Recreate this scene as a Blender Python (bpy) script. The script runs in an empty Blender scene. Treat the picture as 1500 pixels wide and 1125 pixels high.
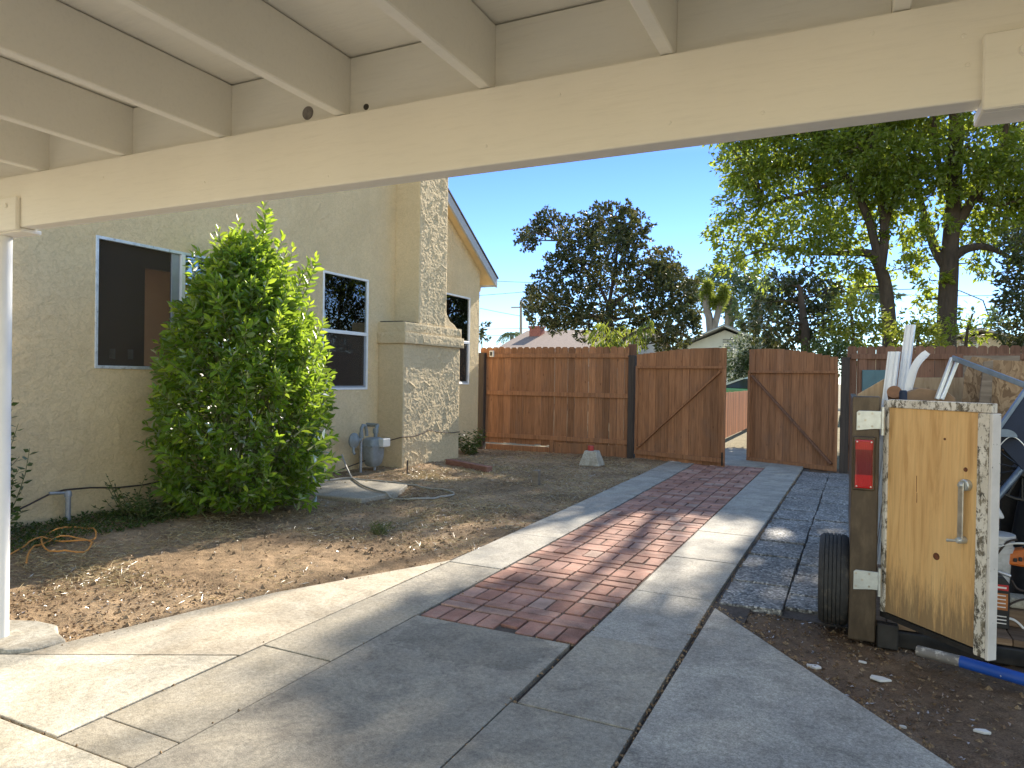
import bpy, math, random
import numpy as np
from mathutils import Vector, Matrix

random.seed(7)
RNG = np.random.default_rng(11)
scene = bpy.context.scene
COL = scene.collection
SUN = Vector((0.08, 1.0, 0.62)).normalized()      # towards the sun

# ------------------------------------------------------------------ helpers
def wloc(o):
    v = Vector((0, 0, 0))
    while o is not None:
        v += o.location
        o = o.parent
    return v

def tag(o, label=None, cat=None, group=None, kind=None):
    if label: o['label'] = label
    if cat: o['category'] = cat
    if group: o['group'] = group
    if kind: o['kind'] = kind
    return o

def empty(name, loc, label=None, cat=None, group=None):
    o = bpy.data.objects.new(name, None)
    o.empty_display_size = 0.2
    COL.objects.link(o)
    o.location = loc
    return tag(o, label, cat, group)

def link_mesh(name, me, parent=None, origin=None):
    o = bpy.data.objects.new(name, me)
    COL.objects.link(o)
    if parent is not None:
        o.parent = parent
    if origin is not None:
        o.location = origin
    return o

def np_mesh(name, verts, faces, mats, parent=None, origin=None, rnd=None, smooth=False, midx=None):
    """verts (N,3) in world space, faces (M,k) constant k."""
    verts = np.asarray(verts, dtype=np.float32)
    faces = np.asarray(faces, dtype=np.int32)
    off = wloc(parent) if parent is not None else Vector((0, 0, 0))
    if origin is not None:
        off = Vector(origin)
    verts = verts - np.array(off, dtype=np.float32)
    me = bpy.data.meshes.new(name)
    k = faces.shape[1]
    me.vertices.add(len(verts)); me.vertices.foreach_set('co', verts.ravel())
    me.loops.add(faces.size); me.loops.foreach_set('vertex_index', faces.ravel())
    me.polygons.add(len(faces))
    me.polygons.foreach_set('loop_start', np.arange(0, faces.size, k, dtype=np.int32))
    if midx is not None:
        me.polygons.foreach_set('material_index', np.asarray(midx, dtype=np.int32))
    me.polygons.foreach_set('use_smooth', np.full(len(faces), bool(smooth)))
    if rnd is not None:
        at = me.attributes.new('rnd', 'FLOAT', 'FACE')
        at.data.foreach_set('value', np.asarray(rnd, dtype=np.float32))
    for m in (mats if isinstance(mats, (list, tuple)) else [mats]):
        me.materials.append(m)
    me.update(calc_edges=True)
    return link_mesh(name, me, parent, off if (parent is None and origin is not None) else None)

class MB:
    """collects shapes (world space) and links them as ONE mesh object"""
    def __init__(self, T=None):
        self.v = []; self.f = []; self.mi = []; self.rn = []; self.T = T; self.r = 0.5
    def add(self, vs, fs, mi=0):
        b = len(self.v)
        if self.T is not None:
            vs = [self.T @ Vector(p) for p in vs]
        self.v += [tuple(p) for p in vs]
        for f in fs:
            self.f.append([b + i for i in f]); self.mi.append(mi); self.rn.append(self.r)
    def hexa(self, b, t, mi=0):
        """b: four bottom corners ccw from above, t: four top corners"""
        self.add(list(b) + list(t), [(3, 2, 1, 0), (4, 5, 6, 7), (0, 1, 5, 4), (1, 2, 6, 5), (2, 3, 7, 6), (3, 0, 4, 7)], mi)
    def box(self, x0, x1, y0, y1, z0, z1, mi=0):
        self.hexa([(x0, y0, z0), (x1, y0, z0), (x1, y1, z0), (x0, y1, z0)], [(x0, y0, z1), (x1, y0, z1), (x1, y1, z1), (x0, y1, z1)], mi)
    def bar(self, p, q, w, h, up=(0, 0, 1), mi=0):
        p = Vector(p); q = Vector(q); d = (q - p).normalized()
        s = d.cross(Vector(up))
        if s.length < 1e-5: s = d.cross(Vector((1, 0, 0)))
        s.normalize(); u = s.cross(d).normalized()
        s = s * (w / 2); u = u * (h / 2)
        a = [p - s - u, p + s - u, p + s + u, p - s + u]
        b = [q - s - u, q + s - u, q + s + u, q - s + u]
        self.add(a + b, [(0, 1, 2, 3), (7, 6, 5, 4), (1, 0, 4, 5), (2, 1, 5, 6), (3, 2, 6, 7), (0, 3, 7, 4)], mi)
    def tube(self, pts, r, n=8, caps=True, mi=0):
        pts = [Vector(p) for p in pts]
        rs = r if isinstance(r, (list, tuple)) else [r] * len(pts)
        vs = []; fs = []
        ref = None
        for i, p in enumerate(pts):
            d = (pts[min(i + 1, len(pts) - 1)] - pts[max(i - 1, 0)])
            d = d.normalized() if d.length > 1e-9 else Vector((0, 0, 1))
            if ref is None:
                ref = d.orthogonal().normalized()
            else:
                ref = (ref - d * ref.dot(d))
                ref = ref.normalized() if ref.length > 1e-6 else d.orthogonal().normalized()
            b = d.cross(ref)
            for k in range(n):
                a = 2 * math.pi * k / n
                vs.append(p + (ref * math.cos(a) + b * math.sin(a)) * rs[i])
        for i in range(len(pts) - 1):
            for k in range(n):
                k2 = (k + 1) % n
                fs.append((i * n + k, i * n + k2, (i + 1) * n + k2, (i + 1) * n + k))
        if caps:
            fs.append(tuple(range(n - 1, -1, -1)))
            fs.append(tuple((len(pts) - 1) * n + k for k in range(n)))
        self.add(vs, fs, mi)
    def prism(self, poly, ax, a0, a1, mi=0):
        """poly: 2-D outline in the two other axes (ccw seen from +ax); swept along axis ax from a0 to a1"""
        n = len(poly)
        def P(u, v, a):
            return [(a, u, v), (v, a, u), (u, v, a)][ax]
        vs = [P(u, v, a0) for u, v in poly] + [P(u, v, a1) for u, v in poly]
        fs = [tuple(range(n - 1, -1, -1)), tuple(range(n, 2 * n))]
        fs += [(i, (i + 1) % n, n + (i + 1) % n, n + i) for i in range(n)]
        self.add(vs, fs, mi)
    def lathe(self, prof, c, axis=2, n=20, mi=0):
        """prof: list of (radius, height along axis)"""
        c = Vector(c); vs = []; fs = []
        for r, h in prof:
            for k in range(n):
                a = 2 * math.pi * k / n
                u, v = r * math.cos(a), r * math.sin(a)
                vs.append(c + Vector([(h, u, v), (v, h, u), (u, v, h)][axis]))
        m = len(prof)
        for i in range(m - 1):
            for k in range(n):
                k2 = (k + 1) % n
                fs.append((i * n + k, i * n + k2, (i + 1) * n + k2, (i + 1) * n + k))
        fs.append(tuple(range(n - 1, -1, -1))); fs.append(tuple((m - 1) * n + k for k in range(n)))
        self.add(vs, fs, mi)
    def build(self, name, mats, parent=None, bevel=0, smooth=False, origin=None, seg=1):
        off = wloc(parent) if parent is not None else (Vector(origin) if origin is not None else Vector((0, 0, 0)))
        me = bpy.data.meshes.new(name)
        me.from_pydata([tuple(Vector(p) - off) for p in self.v], [], self.f)
        for m in (mats if isinstance(mats, (list, tuple)) else [mats]):
            me.materials.append(m)
        me.polygons.foreach_set('material_index', self.mi)
        at = me.attributes.new('rnd', 'FLOAT', 'FACE'); at.data.foreach_set('value', self.rn)
        if smooth:
            me.polygons.foreach_set('use_smooth', [True] * len(self.f))
        me.update()
        o = link_mesh(name, me, parent, off if parent is None and origin is not None else None)
        if smooth:
            m = o.modifiers.new('es', 'EDGE_SPLIT'); m.split_angle = math.radians(40)
        if bevel:
            b = o.modifiers.new('bevel', 'BEVEL'); b.width = bevel; b.segments = seg
            b.limit_method = 'ANGLE'; b.angle_limit = math.radians(40)
        return o

# value noise in numpy
_TAB = np.random.default_rng(3).random((256, 256)).astype(np.float32)
def vnoise(x, y):
    xi = np.floor(x).astype(int); yi = np.floor(y).astype(int)
    fx = x - xi; fy = y - yi
    fx = fx * fx * (3 - 2 * fx); fy = fy * fy * (3 - 2 * fy)
    a = _TAB[xi & 255, yi & 255]; b = _TAB[(xi + 1) & 255, yi & 255]
    c = _TAB[xi & 255, (yi + 1) & 255]; d = _TAB[(xi + 1) & 255, (yi + 1) & 255]
    return (a * (1 - fx) + b * fx) * (1 - fy) + (c * (1 - fx) + d * fx) * fy
def fbm(x, y, o=4):
    s = 0; a = 0.5
    for i in range(o):
        s = s + a * vnoise(x * 2 ** i + 17.3 * i, y * 2 ** i + 9.1 * i); a *= 0.5
    return s

# ------------------------------------------------------------------ materials
class NT:
    def __init__(self, name):
        self.m = bpy.data.materials.new(name); self.m.use_nodes = True
        self.t = self.m.node_tree; self.t.nodes.clear()
        self.out = self.n('ShaderNodeOutputMaterial')
    def n(self, typ, **kw):
        nd = self.t.nodes.new(typ)
        for k, v in kw.items():
            setattr(nd, k, v)
        return nd
    def l(self, a, b): self.t.links.new(a, b)
    def coord(self, scale=(1, 1, 1), rot=(0, 0, 0)):
        tc = self.n('ShaderNodeTexCoord'); mp = self.n('ShaderNodeMapping')
        mp.inputs['Scale'].default_value = scale; mp.inputs['Rotation'].default_value = rot
        self.l(tc.outputs['Object'], mp.inputs['Vector'])
        return mp.outputs['Vector']
    def noise(self, vec, scale, detail=4, rough=0.55, dist=0.0):
        nd = self.n('ShaderNodeTexNoise')
        nd.inputs['Scale'].default_value = scale; nd.inputs['Detail'].default_value = detail
        nd.inputs['Roughness'].default_value = rough; nd.inputs['Distortion'].default_value = dist
        self.l(vec, nd.inputs['Vector']); return nd.outputs['Fac']
    def voro(self, vec, scale, feature='F1', out='Distance'):
        nd = self.n('ShaderNodeTexVoronoi', feature=feature)
        nd.inputs['Scale'].default_value = scale; self.l(vec, nd.inputs['Vector']); return nd.outputs[out]
    def ramp(self, fac, stops):
        nd = self.n('ShaderNodeValToRGB'); el = nd.color_ramp.elements
        while len(el) < len(stops): el.new(0.5)
        for e, (p, c) in zip(el, stops):
            e.position = p
            e.color = (c, c, c, 1) if isinstance(c, (int, float)) else (*c, 1)
        self.l(fac, nd.inputs['Fac']); return nd.outputs['Color']
    def mix(self, fac, a, b, mode='MIX'):
        nd = self.n('ShaderNodeMix', data_type='RGBA', blend_type=mode)
        for sock, v in ((nd.inputs[0], fac), (nd.inputs[6], a), (nd.inputs[7], b)):
            if isinstance(v, (int, float)): sock.default_value = v
            elif isinstance(v, tuple): sock.default_value = (*v, 1)
            else: self.l(v, sock)
        return nd.outputs[2]
    def math(self, op, a, b=0.0):
        nd = self.n('ShaderNodeMath', operation=op)
        for i, v in enumerate((a, b)):
            if isinstance(v, (int, float)): nd.inputs[i].default_value = v
            else: self.l(v, nd.inputs[i])
        return nd.outputs[0]
    def rnd(self):
        nd = self.n('ShaderNodeAttribute', attribute_name='rnd'); return nd.outputs['Fac']
    def bump(self, h, strength=0.3, dist=0.01, prev=None):
        nd = self.n('ShaderNodeBump'); nd.inputs['Strength'].default_value = strength; nd.inputs['Distance'].default_value = dist
        self.l(h, nd.inputs['Height'])
        if prev is not None: self.l(prev, nd.inputs['Normal'])
        return nd.outputs['Normal']
    def bsdf(self, col, rough=0.7, normal=None, metallic=0.0, spec=0.4, coat=0.0):
        nd = self.n('ShaderNodeBsdfPrincipled')
        for k, v in (('Base Color', col), ('Roughness', rough), ('Metallic', metallic), ('Specular IOR Level', spec), ('Coat Weight', coat)):
            if isinstance(v, tuple): nd.inputs[k].default_value = (*v, 1)
            elif isinstance(v, (int, float)): nd.inputs[k].default_value = v
            else: self.l(v, nd.inputs[k])
        if normal is not None: self.l(normal, nd.inputs['Normal'])
        self.l(nd.outputs['BSDF'], self.out.inputs['Surface'])
        return nd

def simple(name, c, rough=0.6, var=0.25, scale=6, bump=0.15, bscale=60, metallic=0.0, spec=0.4, dist=0.004, stretch=(1, 1, 1), dirt=None):
    t = NT(name); v = t.coord(stretch)
    f = t.noise(v, scale, 5, 0.6)
    lo = tuple(x * (1 - var) for x in c); hi = tuple(min(1, x * (1 + var)) for x in c)
    col = t.ramp(f, [(0.3, lo), (0.7, hi)])
    if dirt:
        d = t.ramp(t.noise(v, dirt[1], 6, 0.65), [(dirt[2], 0.0), (dirt[3], 1.0)])
        col = t.mix(d, col, dirt[0])
    nrm = t.bump(t.noise(v, bscale, 3), bump, dist) if bump else None
    t.bsdf(col, rough, nrm, metallic, spec)
    return t.m

def concrete(name, c, stain, warm=None, spk=0.5, shade_stain=None):
    t = NT(name); v = t.coord()
    big = t.noise(v, 0.9, 6, 0.6, 0.6); mid = t.noise(v, 5, 7, 0.68, 0.3); fine = t.noise(v, 160, 2)
    med = t.noise(v, 42, 4, 0.7)
    col = t.ramp(big, [(0.32, tuple(x * 0.8 for x in c)), (0.62, c)])
    st = t.ramp(mid, [(0.42, 0.0), (0.66, 0.9)])
    bl = t.ramp(t.noise(v, 2.1, 7, 0.72, 1.5), [(0.56, 0.0), (0.66, 0.55)])
    col = t.mix(st, col, stain)
    col = t.mix(bl, col, tuple(x * 0.62 for x in stain))
    if warm:
        w = t.ramp(t.noise(v, 1.7, 5, 0.7, 1.2), [(0.45, 0.0), (0.62, 0.8)])
        col = t.mix(w, col, warm)
    col = t.mix(0.75, col, t.ramp(med, [(0.3, 0.55), (0.7, 1.22)]), 'MULTIPLY')
    col = t.mix(spk, col, t.ramp(fine, [(0.3, 0.55), (0.7, 1.3)]), 'MULTIPLY')
    if shade_stain:            # tree shade painted into the concrete, edged by a tide-line stain: (x, y, radius x, radius y)
        for sx_, sy_, rx_, ry_ in shade_stain:
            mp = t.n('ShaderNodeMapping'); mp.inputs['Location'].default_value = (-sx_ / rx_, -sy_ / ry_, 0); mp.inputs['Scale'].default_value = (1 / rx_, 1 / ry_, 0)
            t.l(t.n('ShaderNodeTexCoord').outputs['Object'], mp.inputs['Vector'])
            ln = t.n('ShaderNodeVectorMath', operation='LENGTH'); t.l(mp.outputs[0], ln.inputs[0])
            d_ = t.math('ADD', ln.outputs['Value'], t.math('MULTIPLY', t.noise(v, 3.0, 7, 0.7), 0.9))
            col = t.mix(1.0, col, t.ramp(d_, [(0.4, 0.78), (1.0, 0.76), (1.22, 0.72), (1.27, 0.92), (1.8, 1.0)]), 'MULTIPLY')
    crack = t.ramp(t.voro(t.n('ShaderNodeTexCoord').outputs['Object'], 0.55, 'DISTANCE_TO_EDGE'), [(0.0, 0.0), (0.004, 1.0)])
    spots = t.ramp(t.voro(v, 9.0), [(0.012, 0.0), (0.03, 1.0)])
    col = t.mix(0.5, col, t.mix(spots, (0.25, 0.22, 0.2), (1, 1, 1)), 'MULTIPLY')
    n1 = t.bump(mid, 0.25, 0.01); n2 = t.bump(med, 0.35, 0.004, n1); n3 = t.bump(fine, 0.5, 0.003, n2)
    t.bsdf(col, 0.82, n3, 0, 0.35)
    return t.m

M = {}
M['conc_warm'] = concrete('ConcreteWarm', (0.52, 0.45, 0.345), (0.38, 0.32, 0.235), (0.58, 0.52, 0.415))
M['conc_pale'] = concrete('ConcretePale', (0.56, 0.51, 0.41), (0.42, 0.37, 0.285), (0.66, 0.61, 0.51))
M['conc_mid'] = concrete('ConcreteMid', (0.40, 0.36, 0.29), (0.33, 0.29, 0.22))
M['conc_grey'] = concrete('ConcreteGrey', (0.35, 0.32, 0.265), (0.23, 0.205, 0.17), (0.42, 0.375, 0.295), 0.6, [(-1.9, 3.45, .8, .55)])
M['conc_cool'] = concrete('ConcreteCool', (0.39, 0.365, 0.32), (0.26, 0.24, 0.205), (0.45, 0.42, 0.355), 0.8)
M['footing'] = concrete('FootingConcrete', (0.5, 0.47, 0.4), (0.3, 0.26, 0.2))

def mk_brick():
    t = NT('PaverBrick'); v = t.coord(); r = t.rnd()
    col = t.ramp(r, [(0.0, (0.29, 0.145, 0.11)), (0.35, (0.37, 0.19, 0.14)), (0.7, (0.43, 0.24, 0.185)), (1.0, (0.45, 0.30, 0.24))])
    eff = t.ramp(t.noise(v, 9, 6, 0.7, 0.4), [(0.5, 0.0), (0.75, 0.5)])
    col = t.mix(eff, col, (0.42, 0.33, 0.28))
    dk = t.ramp(t.noise(v, 3.3, 5, 0.65), [(0.35, 0.55), (0.65, 1.1)])
    col = t.mix(1.0, col, dk, 'MULTIPLY')
    col = t.mix(0.6, col, t.ramp(t.noise(v, 180, 2), [(0.3, 0.6), (0.7, 1.25)]), 'MULTIPLY')
    t.bsdf(col, 0.85, t.bump(t.noise(v, 90, 4, 0.7), 0.5, 0.004), 0, 0.3)
    return t.m
M['brick'] = mk_brick()
M['joint'] = simple('JointSand', (0.075, 0.06, 0.05), 0.95, 0.4, 40, 0.6, 150)

def mk_aggregate():
    t = NT('ExposedAggregate'); v = t.coord()
    vo = t.n('ShaderNodeTexVoronoi'); vo.inputs['Scale'].default_value = 62; t.l(v, vo.inputs['Vector'])
    bw = t.n('ShaderNodeRGBToBW'); t.l(vo.outputs['Color'], bw.inputs['Color'])
    col = t.ramp(bw.outputs['Val'], [(0.15, (0.075, 0.072, 0.07)), (0.45, (0.18, 0.175, 0.165)), (0.7, (0.32, 0.31, 0.29)), (0.95, (0.6, 0.58, 0.54))])
    col = t.mix(1.0, col, t.ramp(t.noise(v, 2.5, 4), [(0.3, 0.6), (0.7, 1.1)]), 'MULTIPLY')
    h = t.math('SUBTRACT', 1.0, vo.outputs['Distance'])
    t.bsdf(col, 0.6, t.bump(h, 0.9, 0.008), 0, 0.4)
    return t.m
M['aggregate'] = mk_aggregate()

def mk_dirt(name, a, b, c, straw):
    t = NT(name); v = t.coord()
    f = t.noise(v, 1.1, 8, 0.65, 0.5); g = t.noise(v, 13, 6, 0.7)
    col = t.ramp(f, [(0.3, a), (0.5, b), (0.68, c)])
    col = t.mix(0.9, col, t.ramp(g, [(0.28, 0.45), (0.72, 1.4)]), 'MULTIPLY')
    s = t.ramp(t.noise(t.coord((1, 3.2, 1), (0, 0, 0.5)), 55, 4, 0.8), [(0.52, 0.0), (0.66, 1.0)])
    area = t.ramp(t.noise(v, 0.75, 4, 0.6), [(0.38, 0.05), (0.62, 0.85)])
    col = t.mix(t.math('MULTIPLY', s, area), col, straw)
    col = t.mix(0.8, col, t.ramp(t.noise(v, 140, 2), [(0.3, 0.5), (0.7, 1.4)]), 'MULTIPLY')
    n1 = t.bump(g, 0.6, 0.02); n2 = t.bump(t.noise(v, 70, 4, 0.75), 0.8, 0.012, n1)
    t.bsdf(col, 0.95, n2, 0, 0.15)
    return t.m
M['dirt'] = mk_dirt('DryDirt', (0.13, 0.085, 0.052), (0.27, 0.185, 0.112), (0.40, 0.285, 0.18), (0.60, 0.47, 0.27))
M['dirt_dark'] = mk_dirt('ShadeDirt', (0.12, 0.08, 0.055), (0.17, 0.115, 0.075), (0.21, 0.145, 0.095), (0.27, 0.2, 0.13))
M['far_ground'] = mk_dirt('FarGround', (0.16, 0.13, 0.08), (0.2, 0.17, 0.1), (0.24, 0.2, 0.13), (0.3, 0.26, 0.16))

def mk_stucco(name, c, c2, b=1.0):
    t = NT(name); v = t.coord()
    f = t.noise(v, 1.3, 5, 0.6, 0.4)
    col = t.ramp(f, [(0.3, c2), (0.65, c)])
    sw = t.noise(v, 11, 7, 0.68, 0.5)
    fine = t.noise(t.coord((1, 1, 1.4)), 34, 6, 0.72, 0.8)
    ridge = t.ramp(sw, [(0.42, 0.0), (0.50, 0.35), (0.525, 1.0), (0.62, 0.75), (0.64, 0.95)])
    col = t.mix(0.45, col, t.ramp(fine, [(0.35, 0.76), (0.6, 1.06)]), 'MULTIPLY')  # AO-like shade of the trowel relief multiplied into the colour, also below
    col = t.mix(0.3, col, t.ramp(sw, [(0.46, 1.05), (0.505, 0.72), (0.53, 1.05)]), 'MULTIPLY')
    st = t.ramp(t.noise(t.coord((1, 1, 0.3)), 1.1, 6, 0.7), [(0.5, 0.0), (0.72, 0.5)])
    col = t.mix(st, col, tuple(x * 0.8 for x in c))
    n0 = t.bump(ridge, 0.5 * b, 0.010); n1 = t.bump(fine, 0.7 * b, 0.010, n0); n2 = t.bump(t.noise(v, 150, 3, 0.7), 0.4 * b, 0.003, n1)
    t.bsdf(col, 0.9, n2, 0, 0.25)
    return t.m
M['stucco'] = mk_stucco('CreamStucco', (0.71, 0.56, 0.34), (0.64, 0.50, 0.295), 1.0)
M['stucco_chim'] = mk_stucco('CreamStuccoRough', (0.66, 0.525, 0.33), (0.59, 0.47, 0.29), 1.1)
M['moss'] = simple('DarkSoot', (0.06, 0.055, 0.045), 0.95, 0.5, 30, 0.6, 90)

def mk_paint(name, c, grain=True):
    t = NT(name); v = t.coord()
    g = t.noise(t.coord((1.2, 12, 12)), 5, 6, 0.7)
    f = t.noise(v, 1.6, 4)
    col = t.ramp(f, [(0.3, tuple(x * 0.94 for x in c)), (0.7, c)])
    knot = t.ramp(t.voro(v, 2.3), [(0.012, 0.0), (0.03, 1.0)])
    col = t.mix(0.35, col, t.mix(knot, (0.45, 0.42, 0.36), (1, 1, 1)), 'MULTIPLY')
    scuff = t.ramp(t.noise(t.coord((0.5, 2, 4)), 7, 6, 0.75), [(0.62, 0.0), (0.75, 0.35)])
    col = t.mix(scuff, col, tuple(x * 0.82 for x in c))
    col = t.mix(0.35, col, t.ramp(g, [(0.33, 0.88), (0.5, 1.0)]), 'MULTIPLY')
    n1 = t.bump(g, 0.4, 0.003); n2 = t.bump(t.noise(v, 60, 3), 0.15, 0.002, n1)
    t.bsdf(col, 0.5, t.bump(knot, 0.3, 0.003, n2), 0, 0.4)
    return t.m
M['cream_paint'] = mk_paint('CreamPaint', (0.87, 0.84, 0.775))
M['gap'] = simple('DarkGap', (0.05, 0.045, 0.04), 0.9, 0.1, 5, 0)
M['white_paint'] = simple('WhitePaint', (0.82, 0.82, 0.80), 0.4, 0.04, 5, 0.1, 30)
M['hole'] = simple('PluggedHole', (0.2, 0.18, 0.17), 0.8, 0.3, 60, 0.4, 90)

def mk_wood(name, dark, mid, lite, grain=(22, 22, 1.3), rough=0.75, knots=True, stain=None):
    t = NT(name); v = t.coord(grain); r = t.rnd()
    off = t.n('ShaderNodeVectorMath', operation='ADD'); t.l(v, off.inputs[0])
    cmb = t.n('ShaderNodeCombineXYZ'); t.l(t.math('MULTIPLY', r, 37.0), cmb.inputs[0]); t.l(t.math('MULTIPLY', r, 11.0), cmb.inputs[2])
    t.l(cmb.outputs[0], off.inputs[1]); vv = off.outputs[0]
    g = t.noise(vv, 1.6, 6, 0.62, 0.5)
    col = t.ramp(g, [(0.3, dark), (0.5, mid), (0.72, lite)])
    col = t.mix(0.75, col, t.ramp(r, [(0.0, 0.52), (1.0, 1.38)]), 'MULTIPLY')
    if knots:
        k = t.ramp(t.voro(t.coord((5.5, 5.5, 2.6)), 1.25), [(0.05, 0.0), (0.11, 1.0)])
        col = t.mix(0.7, col, t.mix(k, (0.4, 0.33, 0.3), (1, 1, 1)), 'MULTIPLY')
    if stain:
        s = t.ramp(t.noise(t.coord((1.5, 1.5, 0.7)), 2.2, 6, 0.7), [(0.5, 0.0), (0.75, 0.7)])
        col = t.mix(s, col, stain)
    t.bsdf(col, rough, t.bump(g, 0.35, 0.004), 0, 0.3)
    return t.m
M['fence'] = mk_wood('StainedCedar', (0.175, 0.078, 0.036), (0.285, 0.133, 0.064), (0.375, 0.182, 0.09), stain=(0.2, 0.115, 0.075))
M['fence_red'] = mk_wood('RedwoodBoards', (0.34, 0.12, 0.05), (0.48, 0.19, 0.085), (0.56, 0.25, 0.12))
M['fence_old'] = mk_wood('OldCedar', (0.12, 0.058, 0.035), (0.18, 0.09, 0.055), (0.24, 0.125, 0.08), stain=(0.16, 0.1, 0.07))
M['dark_post'] = mk_wood('DarkPost', (0.035, 0.028, 0.025), (0.055, 0.043, 0.037), (0.08, 0.062, 0.05))
M['raw_wood'] = mk_wood('RawLumber', (0.27, 0.18, 0.1), (0.38, 0.27, 0.16), (0.46, 0.34, 0.21))
M['grey_wood'] = mk_wood('GreyLumber', (0.14, 0.11, 0.085), (0.21, 0.17, 0.13), (0.28, 0.23, 0.18), grain=(3, 22, 22))
M['red_wood'] = mk_wood('ReddishTimber', (0.16, 0.08, 0.06), (0.24, 0.12, 0.09), (0.3, 0.17, 0.13), grain=(2, 20, 20))
M['deck_wood'] = mk_wood('TrailerDeck', (0.11, 0.07, 0.045), (0.19, 0.125, 0.08), (0.27, 0.19, 0.125), grain=(1.5, 18, 18))

def mk_ply():
    t = NT('DoorPlywood'); v = t.coord((9, 9, 1.1))
    g = t.noise(v, 1.5, 6, 0.6, 1.1)
    col = t.ramp(g, [(0.3, (0.50, 0.285, 0.11)), (0.5, (0.66, 0.41, 0.175)), (0.72, (0.72, 0.48, 0.22))])
    f = t.noise(t.coord((40, 40, 1.6)), 2, 5, 0.7)
    col = t.mix(0.5, col, t.ramp(f, [(0.3, 0.7), (0.7, 1.15)]), 'MULTIPLY')
    # grime that rises from the lower third
    sx = t.n('ShaderNodeSeparateXYZ'); tc = t.n('ShaderNodeTexCoord'); t.l(tc.outputs['Object'], sx.inputs[0])
    low = t.math('ADD', t.math('MULTIPLY', sx.outputs['Z'], -0.95), t.math('MULTIPLY', t.noise(t.coord((30, 30, 2.5)), 1.3, 7, 0.8), 1.0))
    d = t.ramp(low, [(0.0, 0.0), (0.08, 0.0), (0.30, 1.0)])
    col = t.mix(t.math('MULTIPLY', d, 0.8), col, (0.17, 0.12, 0.07))
    t.bsdf(col, 0.62, t.bump(f, 0.3, 0.002), 0, 0.35)
    return t.m
M['ply'] = mk_ply()
M['knot'] = simple('WoodKnot', (0.13, 0.045, 0.02), 0.7, 0.5, 60, 0.3, 90)

def mk_peel():
    t = NT('PeelingWhitePaint'); v = t.coord((1, 1, 0.55))
    f = t.noise(v, 24, 8, 0.8, 0.4)
    m = t.ramp(f, [(0.455, 0.0), (0.51, 1.0)])
    under = t.ramp(t.noise(v, 45, 4), [(0.35, (0.05, 0.042, 0.035)), (0.6, (0.2, 0.17, 0.12))])
    col = t.mix(m, under, t.ramp(t.noise(v, 8, 4), [(0.3, (0.55, 0.5, 0.42)), (0.7, (0.74, 0.71, 0.65))]))
    t.bsdf(col, 0.6, t.bump(f, 0.8, 0.006), 0, 0.4)
    return t.m
M['peel'] = mk_peel()
M['peel_white'] = simple('ChalkyWhite', (0.56, 0.53, 0.5), 0.6, 0.1, 9, 0.2, 60, dirt=((0.1, 0.09, 0.08), 30, 0.66, 0.72))

def mk_osb():
    t = NT('OrientedStrandBoard'); v = t.coord((1, 1, 0.6), (0.3, 0.7, 0.4))
    vo = t.n('ShaderNodeTexVoronoi'); vo.inputs['Scale'].default_value = 55
    ds = t.n('ShaderNodeTexNoise'); ds.inputs['Scale'].default_value = 9; t.l(v, ds.inputs['Vector'])
    t.l(t.mix(0.25, v, ds.outputs['Color']), vo.inputs['Vector'])
    bw = t.n('ShaderNodeRGBToBW'); t.l(vo.outputs['Color'], bw.inputs['Color'])
    col = t.ramp(bw.outputs['Val'], [(0.15, (0.15, 0.092, 0.05)), (0.45, (0.26, 0.17, 0.095)), (0.8, (0.35, 0.245, 0.145))])
    t.bsdf(col, 0.75, t.bump(vo.outputs['Distance'], 0.4, 0.004), 0, 0.3)
    return t.m
M['osb'] = mk_osb()

M['alu'] = simple('Aluminium', (0.66, 0.70, 0.74), 0.38, 0.08, 12, 0.1, 60, metallic=0.85)
M['alu_paint'] = simple('WindowAluminium', (0.60, 0.64, 0.68), 0.45, 0.15, 15, 0.15, 50, metallic=0.3, dirt=((0.33, 0.33, 0.32), 26, 0.55, 0.7))
M['vinyl'] = simple('WhiteVinyl', (0.74, 0.75, 0.76), 0.4, 0.05, 8, 0.05, 40)
M['screen_stile'] = simple('GreyStile', (0.26, 0.28, 0.31), 0.5, 0.1, 8, 0.05, 40)
M['gutter'] = simple('WhiteGutter', (0.68, 0.72, 0.77), 0.32, 0.05, 10, 0.05, 40, dirt=((0.35, 0.33, 0.3), 20, 0.66, 0.8))
M['zinc'] = simple('ZincPlate', (0.5, 0.53, 0.53), 0.4, 0.12, 25, 0.1, 80, metallic=0.7)
M['worn_steel'] = simple('WornSteel', (0.42, 0.40, 0.36), 0.4, 0.25, 20, 0.15, 90, metallic=0.8)
M['galv'] = simple('GalvanisedPipe', (0.33, 0.35, 0.38), 0.5, 0.2, 25, 0.15, 80, metallic=0.4)
M['meter_grey'] = simple('MeterGrey', (0.22, 0.245, 0.25), 0.5, 0.18, 14, 0.15, 60, dirt=((0.2, 0.17, 0.13), 18, 0.6, 0.75))
M['meter_white'] = simple('MeterIndexWhite', (0.6, 0.6, 0.57), 0.4, 0.05, 8, 0.05, 40)
M['cable'] = simple('DarkCable', (0.05, 0.035, 0.03), 0.6, 0.2, 30, 0)
M['hose'] = simple('GreyHose', (0.30, 0.285, 0.25), 0.5, 0.15, 30, 0.05, 80)
M['orange_cord'] = simple('OrangeCord', (0.55, 0.24, 0.06), 0.5, 0.15, 30, 0)
M['black'] = simple('BlackPlastic', (0.018, 0.018, 0.02), 0.42, 0.3, 20, 0.1, 60)
M['rubber'] = simple('TyreRubber', (0.028, 0.028, 0.029), 0.75, 0.3, 30, 0.25, 140, dirt=((0.13, 0.11, 0.09), 12, 0.55, 0.8))
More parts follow.
